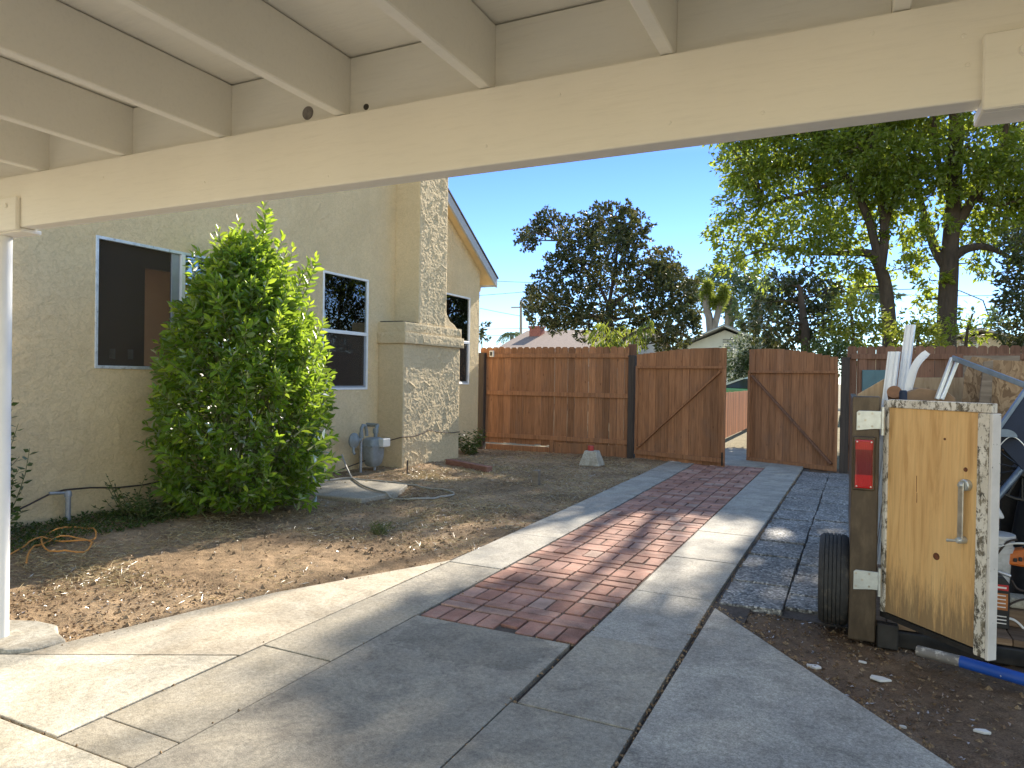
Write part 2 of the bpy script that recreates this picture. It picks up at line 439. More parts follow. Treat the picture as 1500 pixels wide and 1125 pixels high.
M['rim'] = simple('RimSteel', (0.3, 0.3, 0.3), 0.5, 0.15, 20, 0.1, 60, metallic=0.5)

def mk_bronze():
    t = NT('BronzeFramePaint'); v = t.coord()
    f = t.noise(t.coord((4, 4, 1.3)), 3.0, 6, 0.65)
    col = t.ramp(f, [(0.3, (0.042, 0.030, 0.020)), (0.5, (0.066, 0.047, 0.031)), (0.7, (0.115, 0.088, 0.058))])
    d = t.ramp(t.noise(v, 40, 5, 0.7), [(0.66, 0.0), (0.75, 0.6)])
    col = t.mix(d, col, (0.2, 0.13, 0.08))
    t.bsdf(col, 0.42, t.bump(t.noise(v, 50, 3), 0.1, 0.002), 0.3, 0.45)
    return t.m
M['bronze'] = mk_bronze()
M['dark_steel'] = simple('DarkStain', (0.03, 0.028, 0.027), 0.55, 0.3, 15, 0.2, 60, metallic=0.4)

def mk_lens():
    t = NT('RedLens'); v = t.coord()
    sx = t.n('ShaderNodeSeparateXYZ'); t.l(v, sx.inputs[0])
    w = t.n('ShaderNodeTexWave'); w.inputs['Scale'].default_value = 28; t.l(v, w.inputs['Vector'])
    bnd = t.ramp(t.math('FRACT', t.math('MULTIPLY', sx.outputs['Z'], 3.4)), [(0.0, (0.42, 0.008, 0.008)), (0.28, (0.42, 0.008, 0.008)), (0.3, (0.13, 0.003, 0.004)), (0.78, (0.15, 0.003, 0.004)), (0.8, (0.38, 0.01, 0.01))])
    t.bsdf(bnd, 0.12, t.bump(w.outputs['Fac'], 0.25, 0.003), 0, 0.7, 0.6)
    return t.m
M['lens'] = mk_lens()
M['blue_pipe'] = simple('BluePaintedPipe', (0.01, 0.065, 0.34), 0.5, 0.1, 12, 0.1, 60, dirt=((0.5, 0.5, 0.5), 34, 0.66, 0.7))
M['pipe_grey'] = simple('GreyPipeEnd', (0.16, 0.15, 0.145), 0.6, 0.2, 14, 0.2, 60, dirt=((0.5, 0.48, 0.45), 16, 0.55, 0.66))
M['navy'] = simple('NavyPlastic', (0.012, 0.022, 0.05), 0.65, 0.25, 8, 0.05, 40)
M['steel_blue'] = simple('BlueGreyTube', (0.14, 0.19, 0.27), 0.4, 0.2, 15, 0.1, 60, metallic=0.5)
M['cardboard'] = simple('Cardboard', (0.25, 0.165, 0.1), 0.85, 0.15, 10, 0.1, 60)
M['tube_end'] = simple('BrownTubeEnd', (0.22, 0.11, 0.055), 0.8, 0.2, 30, 0.1, 60)
M['teal'] = simple('TealBoard', (0.075, 0.145, 0.165), 0.6, 0.12, 6, 0.05, 40)
M['bucket'] = simple('WhiteBucket', (0.5, 0.5, 0.5), 0.45, 0.12, 10, 0.05, 40, dirt=((0.25, 0.24, 0.22), 9, 0.5, 0.75))
M['orange'] = simple('OrangePlastic', (0.52, 0.13, 0.02), 0.4, 0.15, 10, 0.05, 40)
M['label_orange'] = simple('OrangeLabel', (0.42, 0.15, 0.045), 0.5, 0.2, 30, 0, 40)
M['label_red'] = simple('RedBadge', (0.5, 0.03, 0.03), 0.5, 0.1, 30, 0, 40)
M['label_white'] = simple('WhiteLettering', (0.75, 0.72, 0.7), 0.5, 0.03, 30, 0, 40)
M['bag'] = simple('WhitePlasticBag', (0.62, 0.62, 0.62), 0.4, 0.1, 6, 0.4, 16)
M['paper'] = simple('WhiteScrap', (0.62, 0.6, 0.57), 0.7, 0.1, 10, 0.1, 60)
M['red_can'] = simple('RedCan', (0.42, 0.06, 0.05), 0.5, 0.1, 10, 0, 60)

def mk_room(name, c):
    return simple(name, c, 0.8, 0.05, 3, 0.1, 40)
M['room_dark'] = mk_room('RoomWall', (0.5, 0.41, 0.32))
M['room_tan'] = mk_room('HallWall', (0.55, 0.33, 0.18))
M['room_floor'] = mk_room('RoomFloor', (0.3, 0.24, 0.18))

def mk_glass():
    t = NT('WindowGlass')
    lw = t.n('ShaderNodeFresnel'); lw.inputs['IOR'].default_value = 1.52
    fac = t.math('ADD', t.math('MULTIPLY', lw.outputs['Fac'], 1.6), 0.05)
    tr = t.n('ShaderNodeBsdfTransparent'); tr.inputs['Color'].default_value = (0.8, 0.83, 0.82, 1)
    gl = t.n('ShaderNodeBsdfGlossy'); gl.inputs['Roughness'].default_value = 0.0; gl.inputs['Color'].default_value = (0.95, 0.97, 1, 1)
    mx = t.n('ShaderNodeMixShader'); t.l(fac, mx.inputs[0]); t.l(tr.outputs[0], mx.inputs[1]); t.l(gl.outputs[0], mx.inputs[2])
    t.l(mx.outputs[0], t.out.inputs['Surface'])
    return t.m
M['glass'] = mk_glass()
def mk_screen():
    t = NT('InsectScreen')
    tr = t.n('ShaderNodeBsdfTransparent'); df = t.n('ShaderNodeBsdfDiffuse'); df.inputs['Color'].default_value = (0.075, 0.062, 0.05, 1)
    mx = t.n('ShaderNodeMixShader'); mx.inputs[0].default_value = 0.42
    t.l(tr.outputs[0], mx.inputs[1]); t.l(df.outputs[0], mx.inputs[2]); t.l(mx.outputs[0], t.out.inputs['Surface'])
    return t.m
M['screen'] = mk_screen()

def mk_leaf(name, stops, transl=0.45, gloss=0.25, tcol=(0.28, 0.42, 0.03)):
    t = NT(name); r = t.rnd()
    col = t.ramp(r, stops)
    df = t.n('ShaderNodeBsdfDiffuse'); t.l(col, df.inputs['Color'])
    tl = t.n('ShaderNodeBsdfTranslucent')
    t.l(t.mix(0.55, col, tcol), tl.inputs['Color'])
    mx = t.n('ShaderNodeMixShader'); mx.inputs[0].default_value = transl
    t.l(df.outputs[0], mx.inputs[1]); t.l(tl.outputs[0], mx.inputs[2])
    gl = t.n('ShaderNodeBsdfGlossy'); gl.inputs['Roughness'].default_value = 0.45
    fr = t.n('ShaderNodeFresnel'); fr.inputs['IOR'].default_value = 1.45
    m2 = t.n('ShaderNodeMixShader'); t.l(t.math('MULTIPLY', fr.outputs[0], gloss * 4), m2.inputs[0])
    t.l(mx.outputs[0], m2.inputs[1]); t.l(gl.outputs[0], m2.inputs[2]); t.l(m2.outputs[0], t.out.inputs['Surface'])
    return t.m
M['leaf_bush'] = mk_leaf('BushLeaf', [(0.0, (0.04, 0.09, 0.015)), (0.38, (0.11, 0.22, 0.025)), (0.68, (0.24, 0.38, 0.03)), (1.0, (0.48, 0.56, 0.055))], 0.58, 0.11, (0.45, 0.6, 0.04))
M['leaf_tall'] = mk_leaf('TallTreeLeaf', [(0.0, (0.04, 0.075, 0.014)), (0.5, (0.085, 0.14, 0.022)), (0.85, (0.16, 0.22, 0.03)), (1.0, (0.30, 0.30, 0.04))], 0.6, 0.05, (0.5, 0.58, 0.05))
M['leaf_mag'] = mk_leaf('DarkGlossyLeaf', [(0.0, (0.026, 0.042, 0.020)), (0.6, (0.045, 0.065, 0.026)), (0.88, (0.10, 0.105, 0.04)), (1.0, (0.16, 0.12, 0.055))], 0.25, 0.06, (0.16, 0.15, 0.03))
M['leaf_yellow'] = mk_leaf('YellowGreenLeaf', [(0.0, (0.07, 0.11, 0.02)), (0.5, (0.15, 0.2, 0.03)), (1.0, (0.34, 0.34, 0.06))], 0.5, 0.05, (0.4, 0.45, 0.05))
M['leaf_far'] = mk_leaf('FarBlueGreenLeaf', [(0.0, (0.05, 0.085, 0.04)), (0.5, (0.085, 0.13, 0.06)), (1.0, (0.14, 0.18, 0.08))], 0.35, 0.05, (0.2, 0.28, 0.08))
M['leaf_pale'] = mk_leaf('PaleFlowerLeaf', [(0.0, (0.03, 0.055, 0.02)), (0.6, (0.06, 0.10, 0.03)), (0.72, (0.5, 0.5, 0.45)), (1.0, (0.6, 0.6, 0.55))], 0.3, 0.06, (0.3, 0.35, 0.2))
M['leaf_weed'] = mk_leaf('WeedLeaf', [(0.0, (0.035, 0.06, 0.015)), (0.6, (0.06, 0.095, 0.025)), (1.0, (0.13, 0.15, 0.04))], 0.35, 0.06, (0.2, 0.3, 0.04))
M['straw'] = mk_leaf('DryStraw', [(0.0, (0.24, 0.17, 0.08)), (0.5, (0.40, 0.31, 0.16)), (1.0, (0.55, 0.46, 0.28))], 0.2, 0.1, (0.5, 0.4, 0.2))
M['litter'] = mk_leaf('DeadLeaf', [(0.0, (0.10, 0.06, 0.035)), (0.5, (0.21, 0.135, 0.08)), (0.93, (0.33, 0.24, 0.15)), (1.0, (0.38, 0.30, 0.2))], 0.1, 0.1, (0.3, 0.2, 0.1))
M['bark'] = simple('Bark', (0.055, 0.042, 0.032), 0.9, 0.4, 8, 0.9, 22, stretch=(1, 1, 0.25), dist=0.03)
M['bark_grey'] = simple('GreyBark', (0.2, 0.18, 0.15), 0.9, 0.3, 8, 0.7, 25, stretch=(1, 1, 0.3), dist=0.02)
M['stem'] = simple('GreenStem', (0.12, 0.13, 0.05), 0.7, 0.3, 20, 0.1, 60)
M['roof_brown'] = simple('BrownShingles', (0.23, 0.17, 0.14), 0.9, 0.2, 9, 0.5, 30)
M['roof_grey'] = simple('GreyShingles', (0.3, 0.3, 0.31), 0.85, 0.2, 9, 0.5, 30)
M['roof_tan'] = simple('TanShingles', (0.3, 0.26, 0.22), 0.85, 0.2, 9, 0.5, 30)
M['roof_top'] = simple('DarkShingles', (0.09, 0.085, 0.08), 0.9, 0.25, 12, 0.5, 40)
M['fascia'] = simple('GreyBlueFascia', (0.40, 0.43, 0.48), 0.5, 0.08, 5, 0.1, 40)
M['soffit'] = simple('CreamSoffit', (0.66, 0.52, 0.3), 0.7, 0.08, 5, 0.1, 40)
M['siding_pale'] = simple('PaleSiding', (0.72, 0.73, 0.68), 0.7, 0.06, 3, 0.1, 30)
M['siding_tan'] = simple('TanSiding', (0.58, 0.5, 0.38), 0.7, 0.06, 3, 0.1, 30)
M['red_chimney'] = simple('RedBrickChimney', (0.3, 0.11, 0.08), 0.9, 0.25, 14, 0.3, 40)
M['vent_dark'] = simple('VentGrey', (0.2, 0.2, 0.2), 0.7, 0.1, 10, 0)
M['pole_wood'] = simple('PoleWood', (0.3, 0.26, 0.21), 0.9, 0.2, 10, 0.3, 40)
M['wire'] = simple('Wire', (0.12, 0.13, 0.15), 0.6, 0.1, 10, 0)
M['car_green'] = simple('GreenCarPaint', (0.14, 0.34, 0.15), 0.25, 0.05, 4, 0, 40, metallic=0.2, spec=0.6)
M['car_glass'] = simple('CarGlass', (0.02, 0.03, 0.03), 0.08, 0.05, 4, 0, 40, spec=0.7)
M['car_roof'] = simple('PaleCarTrim', (0.55, 0.62, 0.56), 0.3, 0.05, 4, 0, 40)

# ------------------------------------------------------------------ camera
F_PX, W_PX, H_PX = 1022.0, 1500, 1125
YAW, PITCH, ROLL = math.radians(25.55), math.radians(0.5), math.radians(0.9)
CAM = Vector((0, 0, 1.5))
_f = Vector((-math.sin(YAW) * math.cos(PITCH), math.cos(YAW) * math.cos(PITCH), -math.sin(PITCH)))
_r0 = Vector((math.cos(YAW), math.sin(YAW), 0)); _u0 = _r0.cross(_f)
_r = _r0 * math.cos(ROLL) + _u0 * math.sin(ROLL); _u = -_r0 * math.sin(ROLL) + _u0 * math.cos(ROLL)
cam = bpy.data.cameras.new('Camera'); camo = bpy.data.objects.new('Camera', cam); COL.objects.link(camo)
cam.sensor_width = 36; cam.lens = F_PX / W_PX * 36; cam.clip_start = 0.05; cam.clip_end = 3000
camo.matrix_world = Matrix(((_r.x, _u.x, -_f.x, CAM.x), (_r.y, _u.y, -_f.y, CAM.y), (_r.z, _u.z, -_f.z, CAM.z), (0, 0, 0, 1)))
scene.camera = camo

def at(px, py, Y):
    """a point of the place that the photo shows at (px, py), at distance Y along the driveway"""
    d = _f + _r * ((px - 750) / F_PX) - _u * ((py - 562.5) / F_PX)
    return CAM + d * (Y / d.y)

# ------------------------------------------------------------------ light
sun = bpy.data.lights.new('Sun', 'SUN'); suno = bpy.data.objects.new('Sun', sun); COL.objects.link(suno)
sun.energy = 4.1; sun.angle = math.radians(0.53); sun.color = (1.0, 0.90, 0.74)
suno.rotation_euler = (-SUN).to_track_quat('-Z', 'Y').to_euler()
suno.location = (0, 0, 30)
w = bpy.data.worlds.new('World'); scene.world = w; w.use_nodes = True
wt = w.node_tree; wt.nodes.clear()
wo = wt.nodes.new('ShaderNodeOutputWorld'); bg = wt.nodes.new('ShaderNodeBackground'); sk = wt.nodes.new('ShaderNodeTexSky')
sk.sky_type = 'NISHITA'; sk.sun_disc = False
sk.sun_elevation = math.asin(SUN.z); sk.sun_rotation = math.atan2(SUN.x, SUN.y)
sk.altitude = 200; sk.air_density = 1.0; sk.dust_density = 0.0; sk.ozone_density = 1.5
bg.inputs['Strength'].default_value = 0.15
tc = wt.nodes.new('ShaderNodeTexCoord'); sx = wt.nodes.new('ShaderNodeSeparateXYZ'); rp = wt.nodes.new('ShaderNodeValToRGB')
wt.links.new(tc.outputs['Generated'], sx.inputs[0]); wt.links.new(sx.outputs['Z'], rp.inputs[0])
els = rp.color_ramp.elements                                # a clear day: deep blue low down, pale at the skyline
for e, (pos, c) in zip([els[0], els[1]] + [els.new(0.5) for _ in range(3)], ((0.0, (.38, .49, .61)), (0.8, (1.06, .88, .68)), (0.10, (.31, .40, .60)), (0.30, (.21, .30, .55)), (0.5, (.64, .61, .56)))):
    e.position = pos; e.color = (*c, 1)
tn = wt.nodes.new('ShaderNodeMix'); tn.data_type = 'RGBA'; tn.blend_type = 'MULTIPLY'; tn.inputs[0].default_value = 1.0
mr = wt.nodes.new('ShaderNodeMapRange'); mr.inputs['From Min'].default_value = -0.25; mr.inputs['From Max'].default_value = 0.3
wt.links.new(sx.outputs['Y'], mr.inputs['Value'])
aw = wt.nodes.new('ShaderNodeMix'); aw.data_type = 'RGBA'; aw.inputs[6].default_value = (1.08, .94, .80, 1)
wt.links.new(mr.outputs['Result'], aw.inputs[0]); wt.links.new(rp.outputs['Color'], aw.inputs[7]); wt.links.new(aw.outputs[2], tn.inputs[7])
wt.links.new(sk.outputs['Color'], tn.inputs[6]); wt.links.new(tn.outputs[2], bg.inputs['Color']); wt.links.new(bg.outputs['Background'], wo.inputs['Surface'])
scene.view_settings.view_transform = 'Standard'; scene.view_settings.look = 'None'
scene.view_settings.exposure = 1.65; scene.view_settings.gamma = 1.0
scene.cycles.max_bounces = 10; scene.cycles.diffuse_bounces = 6; scene.cycles.transparent_max_bounces = 16
scene.cycles.use_adaptive_sampling = True; scene.cycles.use_denoising = True
scene.cycles.sample_clamp_indirect = 8

# ------------------------------------------------------------------ ground, driveway
g = MB(); g.box(-400, 400, -60, 900, -0.5, -0.10)
tag(g.build('ground', M['far_ground']), kind='structure')

def in_poly(x, y, poly):
    ins = np.zeros_like(x, dtype=bool); n = len(poly)
    for i in range(n):
        x0, y0 = poly[i]; x1, y1 = poly[(i + 1) % n]
        if y0 == y1: continue
        c = ((y0 > y) != (y1 > y)) & (x < (x1 - x0) * (y - y0) / (y1 - y0) + x0)
        ins ^= c
    return ins

APRON = [(-2.89, 2.73), (-2.89, 4.95), (-3.0, 4.72), (-3.25, 4.2), (-3.52, 3.62), (-3.68, 3.15), (-3.79, 2.72), (-3.93, 2.19)]
PALE = [(-4.74, 1.77), (-2.89, 1.77), (-2.89, 2.72)]
RIGHT_SLAB = [(-0.785, 1.77), (1.52, 1.77), (0.4, 3.24), (-0.76, 4.76)]
PAVED = [APRON, PALE, RIGHT_SLAB, [(-2.9, 1.7), (-0.74, 1.7), (-0.6, 16.5), (-2.95, 16.5)], [(-7, -6), (4, -6), (4, 1.77), (-7, 1.77)], [(-0.8, 4.9), (0.02, 4.9), (0.1, 12.9), (-0.7, 12.9)]]

def dirt_z(X, Y):
    z = -0.022 + (fbm(X * 1.3, Y * 1.3, 3) - 0.45) * 0.07 + (fbm(X * 9, Y * 9, 4) - 0.45) * 0.035 + (fbm(X * 28, Y * 28, 2) - 0.35) * 0.018
    mound = np.clip((-X - 5.2) / 1.5, 0, 1)
    z = z + 0.06 * mound * np.clip((13.4 - Y) / 1.5, 0, 1)
    z = np.where(X > -0.9, z - 0.02, z)
    pv = np.zeros_like(X, dtype=bool)
    for p in PAVED: pv |= in_poly(X, Y, p)
    return np.where(pv, -0.085, z)
def dz(x, y):
    return float(dirt_z(np.array([float(x)]), np.array([float(y)]))[0])

def grid_mesh(name, x0, x1, y0, y1, step, mat, fz):
    nx = int((x1 - x0) / step) + 1; ny = int((y1 - y0) / step) + 1
    X, Y = np.meshgrid(np.linspace(x0, x1, nx), np.linspace(y0, y1, ny))
    Z = fz(X, Y)
    V = np.stack([X, Y, Z], -1).reshape(-1, 3)
    i = np.arange(nx * ny).reshape(ny, nx)
    Fc = np.stack([i[:-1, :-1], i[:-1, 1:], i[1:, 1:], i[1:, :-1]], -1).reshape(-1, 4)
    return np_mesh(name, V, Fc, mat, smooth=True)

tag(grid_mesh('dirt_yard', -7.6, -2.3, 1.0, 13.7, 0.032, M['dirt'], dirt_z), kind='structure')
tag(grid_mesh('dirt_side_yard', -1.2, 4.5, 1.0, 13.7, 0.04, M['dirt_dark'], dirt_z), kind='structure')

def inset(poly, d):
    c = Vector((sum(p[0] for p in poly) / len(poly), sum(p[1] for p in poly) / len(poly)))
    n = len(poly); out = []
    area = sum(poly[i][0] * poly[(i + 1) % n][1] - poly[(i + 1) % n][0] * poly[i][1] for i in range(n))
    s = 1 if area > 0 else -1
    for i in range(n):
        p0 = Vector(poly[i - 1]); p1 = Vector(poly[i]); p2 = Vector(poly[(i + 1) % n])
        d1 = (p1 - p0).normalized(); d2 = (p2 - p1).normalized()
        n1 = Vector((-d1.y, d1.x)) * s; n2 = Vector((-d2.y, d2.x)) * s
        b = (n1 + n2)
        b = b / max(0.35, b.length_squared) * 2
        q = p1 + b * d
        out.append((q.x, q.y))
    return out if s > 0 else out[::-1]

dw = MB()
def slab(poly, mi, z=0.0, gap=0.004):
    dw.prism(inset(poly, gap), 2, -0.11, z, mi)
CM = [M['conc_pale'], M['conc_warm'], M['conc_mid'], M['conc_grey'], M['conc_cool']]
slab(PALE, 0, 0.002, 0.003)
slab(APRON, 1, 0.0, 0.003)
slab([(-7, -6), (-2.42, -6), (-2.42, 1.76), (-7, 1.76)], 0, 0.004, 0.006)
slab([(-2.42, -6), (4, -6), (4, 1.76), (-2.42, 1.76)], 3, -0.002, 0.006)
def xl(y): return -2.885 - 0.006 * max(0, y - 5)
def xj(y): return -2.41 - 0.006 * max(0, y - 6)
def xb(y): return -1.375 + 0.012 * max(0, y - 4)
def xr(y): return -0.79 + 0.017 * max(0, y - 5)
ys = [1.76, 1.97, 2.89, 3.86, 4.9, 6.1, 7.8, 8.9, 10.0, 11.5, 12.9, 14.4, 16.4]
for a, b in zip(ys[:-1], ys[1:]):
    mi = 2 if b < 4 else (3 if b < 6 else 4)
    slab([(xl(a), a), (xj(a), a), (xj(b), b), (xl(b), b)], mi, random.uniform(-0.003, 0.003), 0.003)
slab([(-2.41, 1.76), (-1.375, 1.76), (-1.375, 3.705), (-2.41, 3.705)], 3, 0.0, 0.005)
ys = [1.76, 2.915, 3.885, 4.885, 5.97, 7.1, 9.55, 10.9, 12.15, 14.0, 16.4]
for a, b in zip(ys[:-1], ys[1:]):
    mi = 3 if b < 4 else 4
    o_ = 0.0 if b < 3.8 else 0.03
    slab([(xb(a) + o_, a), (xr(a), a), (xr(b), b), (xb(b) + o_, b)], mi, random.uniform(-0.003, 0.003), 0.003)
slab(RIGHT_SLAB, 4, 0.003, 0.008)
slab([(-2.4, 12.95), (-1.2, 12.95), (-1.2, 16.4), (-2.4, 16.4)], 3, -0.002)
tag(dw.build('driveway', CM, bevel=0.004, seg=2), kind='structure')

# brick strip: front soldier course, then rows of transverse and lengthwise pairs
bk = MB(); bk.r = 0.5
def brick(x0, x1, y0, y1):
    bk.r = min(1, max(0, random.gauss(0.5, 0.27)))
    j = 0.006 + random.uniform(0, 0.003); a = random.uniform(-0.012, 0.012)
    c = Vector(((x0 + x1) / 2, (y0 + y1) / 2, 0)); z = 0.0 + random.uniform(-0.006, 0.003)
    hx = (x1 - x0) / 2 - j; hy = (y1 - y0) / 2 - j
    R = Matrix.Rotation(a, 3, 'Z'); tx = random.uniform(-0.012, 0.012); ty = random.uniform(-0.012, 0.012)
    def P(u, v, zz, top):
        q = c + R @ Vector((u, v, 0)); q.z = zz + (tx * u + ty * v if top else 0); return q
    b = [P(-hx, -hy, -0.07, 0), P(hx, -hy, -0.07, 0), P(hx, hy, -0.07, 0), P(-hx, hy, -0.07, 0)]
    t = [P(-hx, -hy, z, 1), P(hx, -hy, z, 1), P(hx, hy, z, 1), P(-hx, hy, z, 1)]
    bk.hexa(b, t)
y = 3.715; row = 0
while y < 12.9:
    xa, xe = xj(y) + 0.012, xb(y) + 0.022; u = (xe - xa) / 4
    if row % 2 == 0:
        for i in range(8):
            x0 = xa + i * u / 2
            if row == 0 and i == 4: brick(x0, x0 + u / 2, y + 0.075, y + 0.232)
            else: brick(x0, x0 + u / 2, y, y + 0.232)
    else:
        for i in range(4):
            brick(xa + i * u, xa + (i + 1) * u, y, y + 0.116); brick(xa + i * u, xa + (i + 1) * u, y + 0.116, y + 0.232)
    y += 0.236; row += 1
bkp = bk.build('brick_paving', M['brick'], bevel=0.005, seg=2); tag(bkp, kind='structure')
jb = MB(); jb.box(-2.46, -1.23, 3.70, 12.94, -0.1, -0.014); tag(jb.build('paving_bed', M['joint']), kind='structure')
jb = MB(); jb.box(-2.95, -0.55, 1.7, 3.7, -0.1, -0.03); jb.box(-2.96, -2.46, 3.7, 16.4, -0.1, -0.03); jb.box(-1.23, -0.55, 3.7, 16.4, -0.1, -0.03); jb.box(-7, 4, -6, 1.7, -0.1, -0.03)
tag(jb.build('slab_bed', M['joint']), kind='structure')

ag = MB()
y = 4.93
while y < 12.8:
    l1 = 0.305
    for x0, x1 in ((xr(y) + 0.03, xr(y) + 0.435), (xr(y) + 0.45, xr(y) + 0.86)):
        z = random.uniform(-0.02, -0.008); sh = random.uniform(-0.006, 0.006); yo = random.uniform(-0.006, 0.006) + (0.13 if x0 > xr(y) + 0.2 else 0)
        t = [(x0 + sh, y + yo, z + random.uniform(-.006, .005)), (x1 + sh, y + yo, z + random.uniform(-.006, .005)), (x1 + sh, y + yo + l1 - 0.010, z + random.uniform(-.006, .005)), (x0 + sh, y + yo + l1 - 0.010, z + random.uniform(-.006, .005))]
        ag.hexa([(a, b, -0.09) for a, b, _ in t], t)
    y += l1
tag(ag.build('aggregate_pavers', M['aggregate'], bevel=0.008, seg=2), kind='structure')
jb = MB(); jb.box(-0.80, 0.22, 4.9, 13.0, -0.1, -0.045); tag(jb.build('paver_bed', M['joint']), kind='structure')

# ------------------------------------------------------------------ house
HX = -6.87
house = empty('stucco_house', (HX, 6.0, 0), 'cream stucco house with a wide chimney and aluminium windows facing the dirt yard', 'house')
def zrake(y): return 3.44 + (13.09 - np.asarray(y)) * 0.63

def breaks(bs, step):
    out = []
    for a, b in zip(bs[:-1], bs[1:]):
        n = max(1, int(round((b - a) / step))); out += list(np.linspace(a, b, n, endpoint=False))
    return np.array(out + [bs[-1]])

def stroke_field(U, V, n, seed, u0, u1, v0, v1, h=0.008, exp=0.5):
    rg = np.random.default_rng(seed); D = np.zeros_like(U)
    for _ in range(n):
        cu, cv = rg.uniform(u0, u1), rg.uniform(v0, v1); a = rg.uniform(-1.2, 1.2) + (math.pi / 2 if rg.random() < exp else 0)
        L = rg.uniform(0.03, 0.12); wd = rg.uniform(0.008, 0.018)
        du, dv = U - cu, V - cv
        s = du * math.cos(a) + dv * math.sin(a); t = -du * math.sin(a) + dv * math.cos(a) + rg.uniform(-.06, .06) * s * s / max(L, .1)
        s = np.maximum(np.abs(s) - L, 0)
        q = np.sqrt(s * s + t * t) / wd
        D = np.maximum(D, h * rg.uniform(0.6, 1.2) * np.clip(1.3 - q, 0, 0.8))
    return D
def trowel(U, V, amp=1.0, f=1.0, rough=0.008):
    n = fbm(U * 5 * f, V * 7 * f, 4); m = fbm(U * 5 * f + 31, V * 7 * f + 12, 4)
    ridge = np.clip(1 - np.abs(n - 0.47) / 0.03, 0, 1) * np.clip((m - 0.44) * 6, 0, 1)
    return amp * (0.0055 * ridge + 0.008 * (fbm(U * 0.9, V * 0.9, 2) - 0.4) + rough * (fbm(U * 17 * f, V * 21 * f, 3) - 0.4))

WINS = [(4.55, 6.60, 1.53, 2.88), (7.95, 9.02, 1.28, 3.02), (11.27, 12.34, 1.355, 3.10)]
gy = breaks([2.5, 4.55, 6.60, 7.95, 9.02, 11.27, 12.34, 12.75], 0.024)
gz = breaks([-0.15, 1.28, 1.355, 1.53, 2.88, 3.02, 3.10, 5.6], 0.024)
Yg, Zg = np.meshgrid(gy, gz)
D = trowel(Yg, Zg, 0.9) + stroke_field(Yg, Zg, 85, 5, 2.5, 12.7, 0, 5, 0.011)
D *= np.clip((12.75 - Yg) / 0.05, 0, 1)
V = np.stack([HX + D, Yg, Zg], -1).reshape(-1, 3)
idx = np.arange(Yg.size).reshape(Yg.shape)
Fc = np.stack([idx[:-1, :-1], idx[:-1, 1:], idx[1:, 1:], idx[1:, :-1]], -1)
cy_ = (Yg[:-1, :-1] + Yg[1:, 1:]) / 2; cz_ = (Zg[:-1, :-1] + Zg[1:, 1:]) / 2
keep = cz_ < zrake(cy_) + 0.05
for a, b, c, d in WINS: keep &= ~((cy_ > a) & (cy_ < b) & (cz_ > c) & (cz_ < d))
np_mesh('stucco_wall', V, Fc[keep], M['stucco'], house, smooth=True)
hb = MB()
hb.prism([(-0.75, -0.15), (2.5, -0.15), (2.5, 5.6), (-0.05, 5.6), (-0.75, 3.6)], 0, HX - 0.12, HX)          # near end, out of frame
hb.prism([(-0.05, 5.6), (9.6, 5.6), (6.0, 7.95)], 0, HX - 0.12, HX)                                       # gable peak
hb.box(-12.42, HX - 0.002, 12.63, 12.748, -0.15, 3.5)                                                      # far side wall
hb.box(-12.42, HX - 0.12, -0.75, -0.63, -0.15, 3.5); hb.box(-12.55, -12.42, -0.75, 4.5, -0.15, 3.5); hb.box(-12.55, -12.42, 8.0, 12.6, -0.15, 3.5); hb.box(-12.55, -12.42, 4.5, 8.0, -0.15, 1.25)
hb.build('gable_wall', M['stucco'], house)
for a, b, c, d in WINS:      # window reveals
    rv = MB()
    rv.box(HX - 0.14, HX + 0.002, a - 0.03, a, c - 0.03, d + 0.03); rv.box(HX - 0.14, HX + 0.002, b, b + 0.03, c - 0.03, d + 0.03)
    rv.box(HX - 0.14, HX + 0.002, a, b, c - 0.03, c); rv.box(HX - 0.14, HX + 0.002, a, b, d, d + 0.03)
    rv.build('window_reveal', M['stucco'], house)

def window(a, b, c, d, mat):
    m = MB(); e = 0.032; x0, x1 = HX - 0.05, HX + 0.014
    m.box(x0, x1, a, a + e, c, d); m.box(x0, x1, b - e, b, c, d); m.box(x0, x1, a + e, b - e, c, c + e); m.box(x0, x1, a + e, b - e, d - e, d)
    return m.build('window', mat, house, bevel=0.003)
def pane(name, a, b, c, d, x, mat, par):
    m = MB(); m.box(x - 0.003, x + 0.003, a, b, c, d); return m.build(name, mat, par)
a, b, c, d = WINS[0]
w1 = window(a, b, c, d, M['alu_paint'])
m = MB(); m.box(HX - 0.045, HX + 0.02, 5.555, 5.605, c + .032, d - .032); m.build('centre_stile', M['vinyl'], w1, bevel=0.003)
m = MB(); m.box(HX - 0.045, HX - 0.012, 5.45, 5.55, c + .032, d - .032); m.build('sliding_stile', M['screen_stile'], w1, bevel=0.003)
pane('insect_screen', a + .032, 5.45, c + .032, d - .032, HX - 0.03, M['screen'], w1)
pane('glass_pane', 5.605, b - .032, c + .032, d - .032, HX - 0.02, M['glass'], w1)
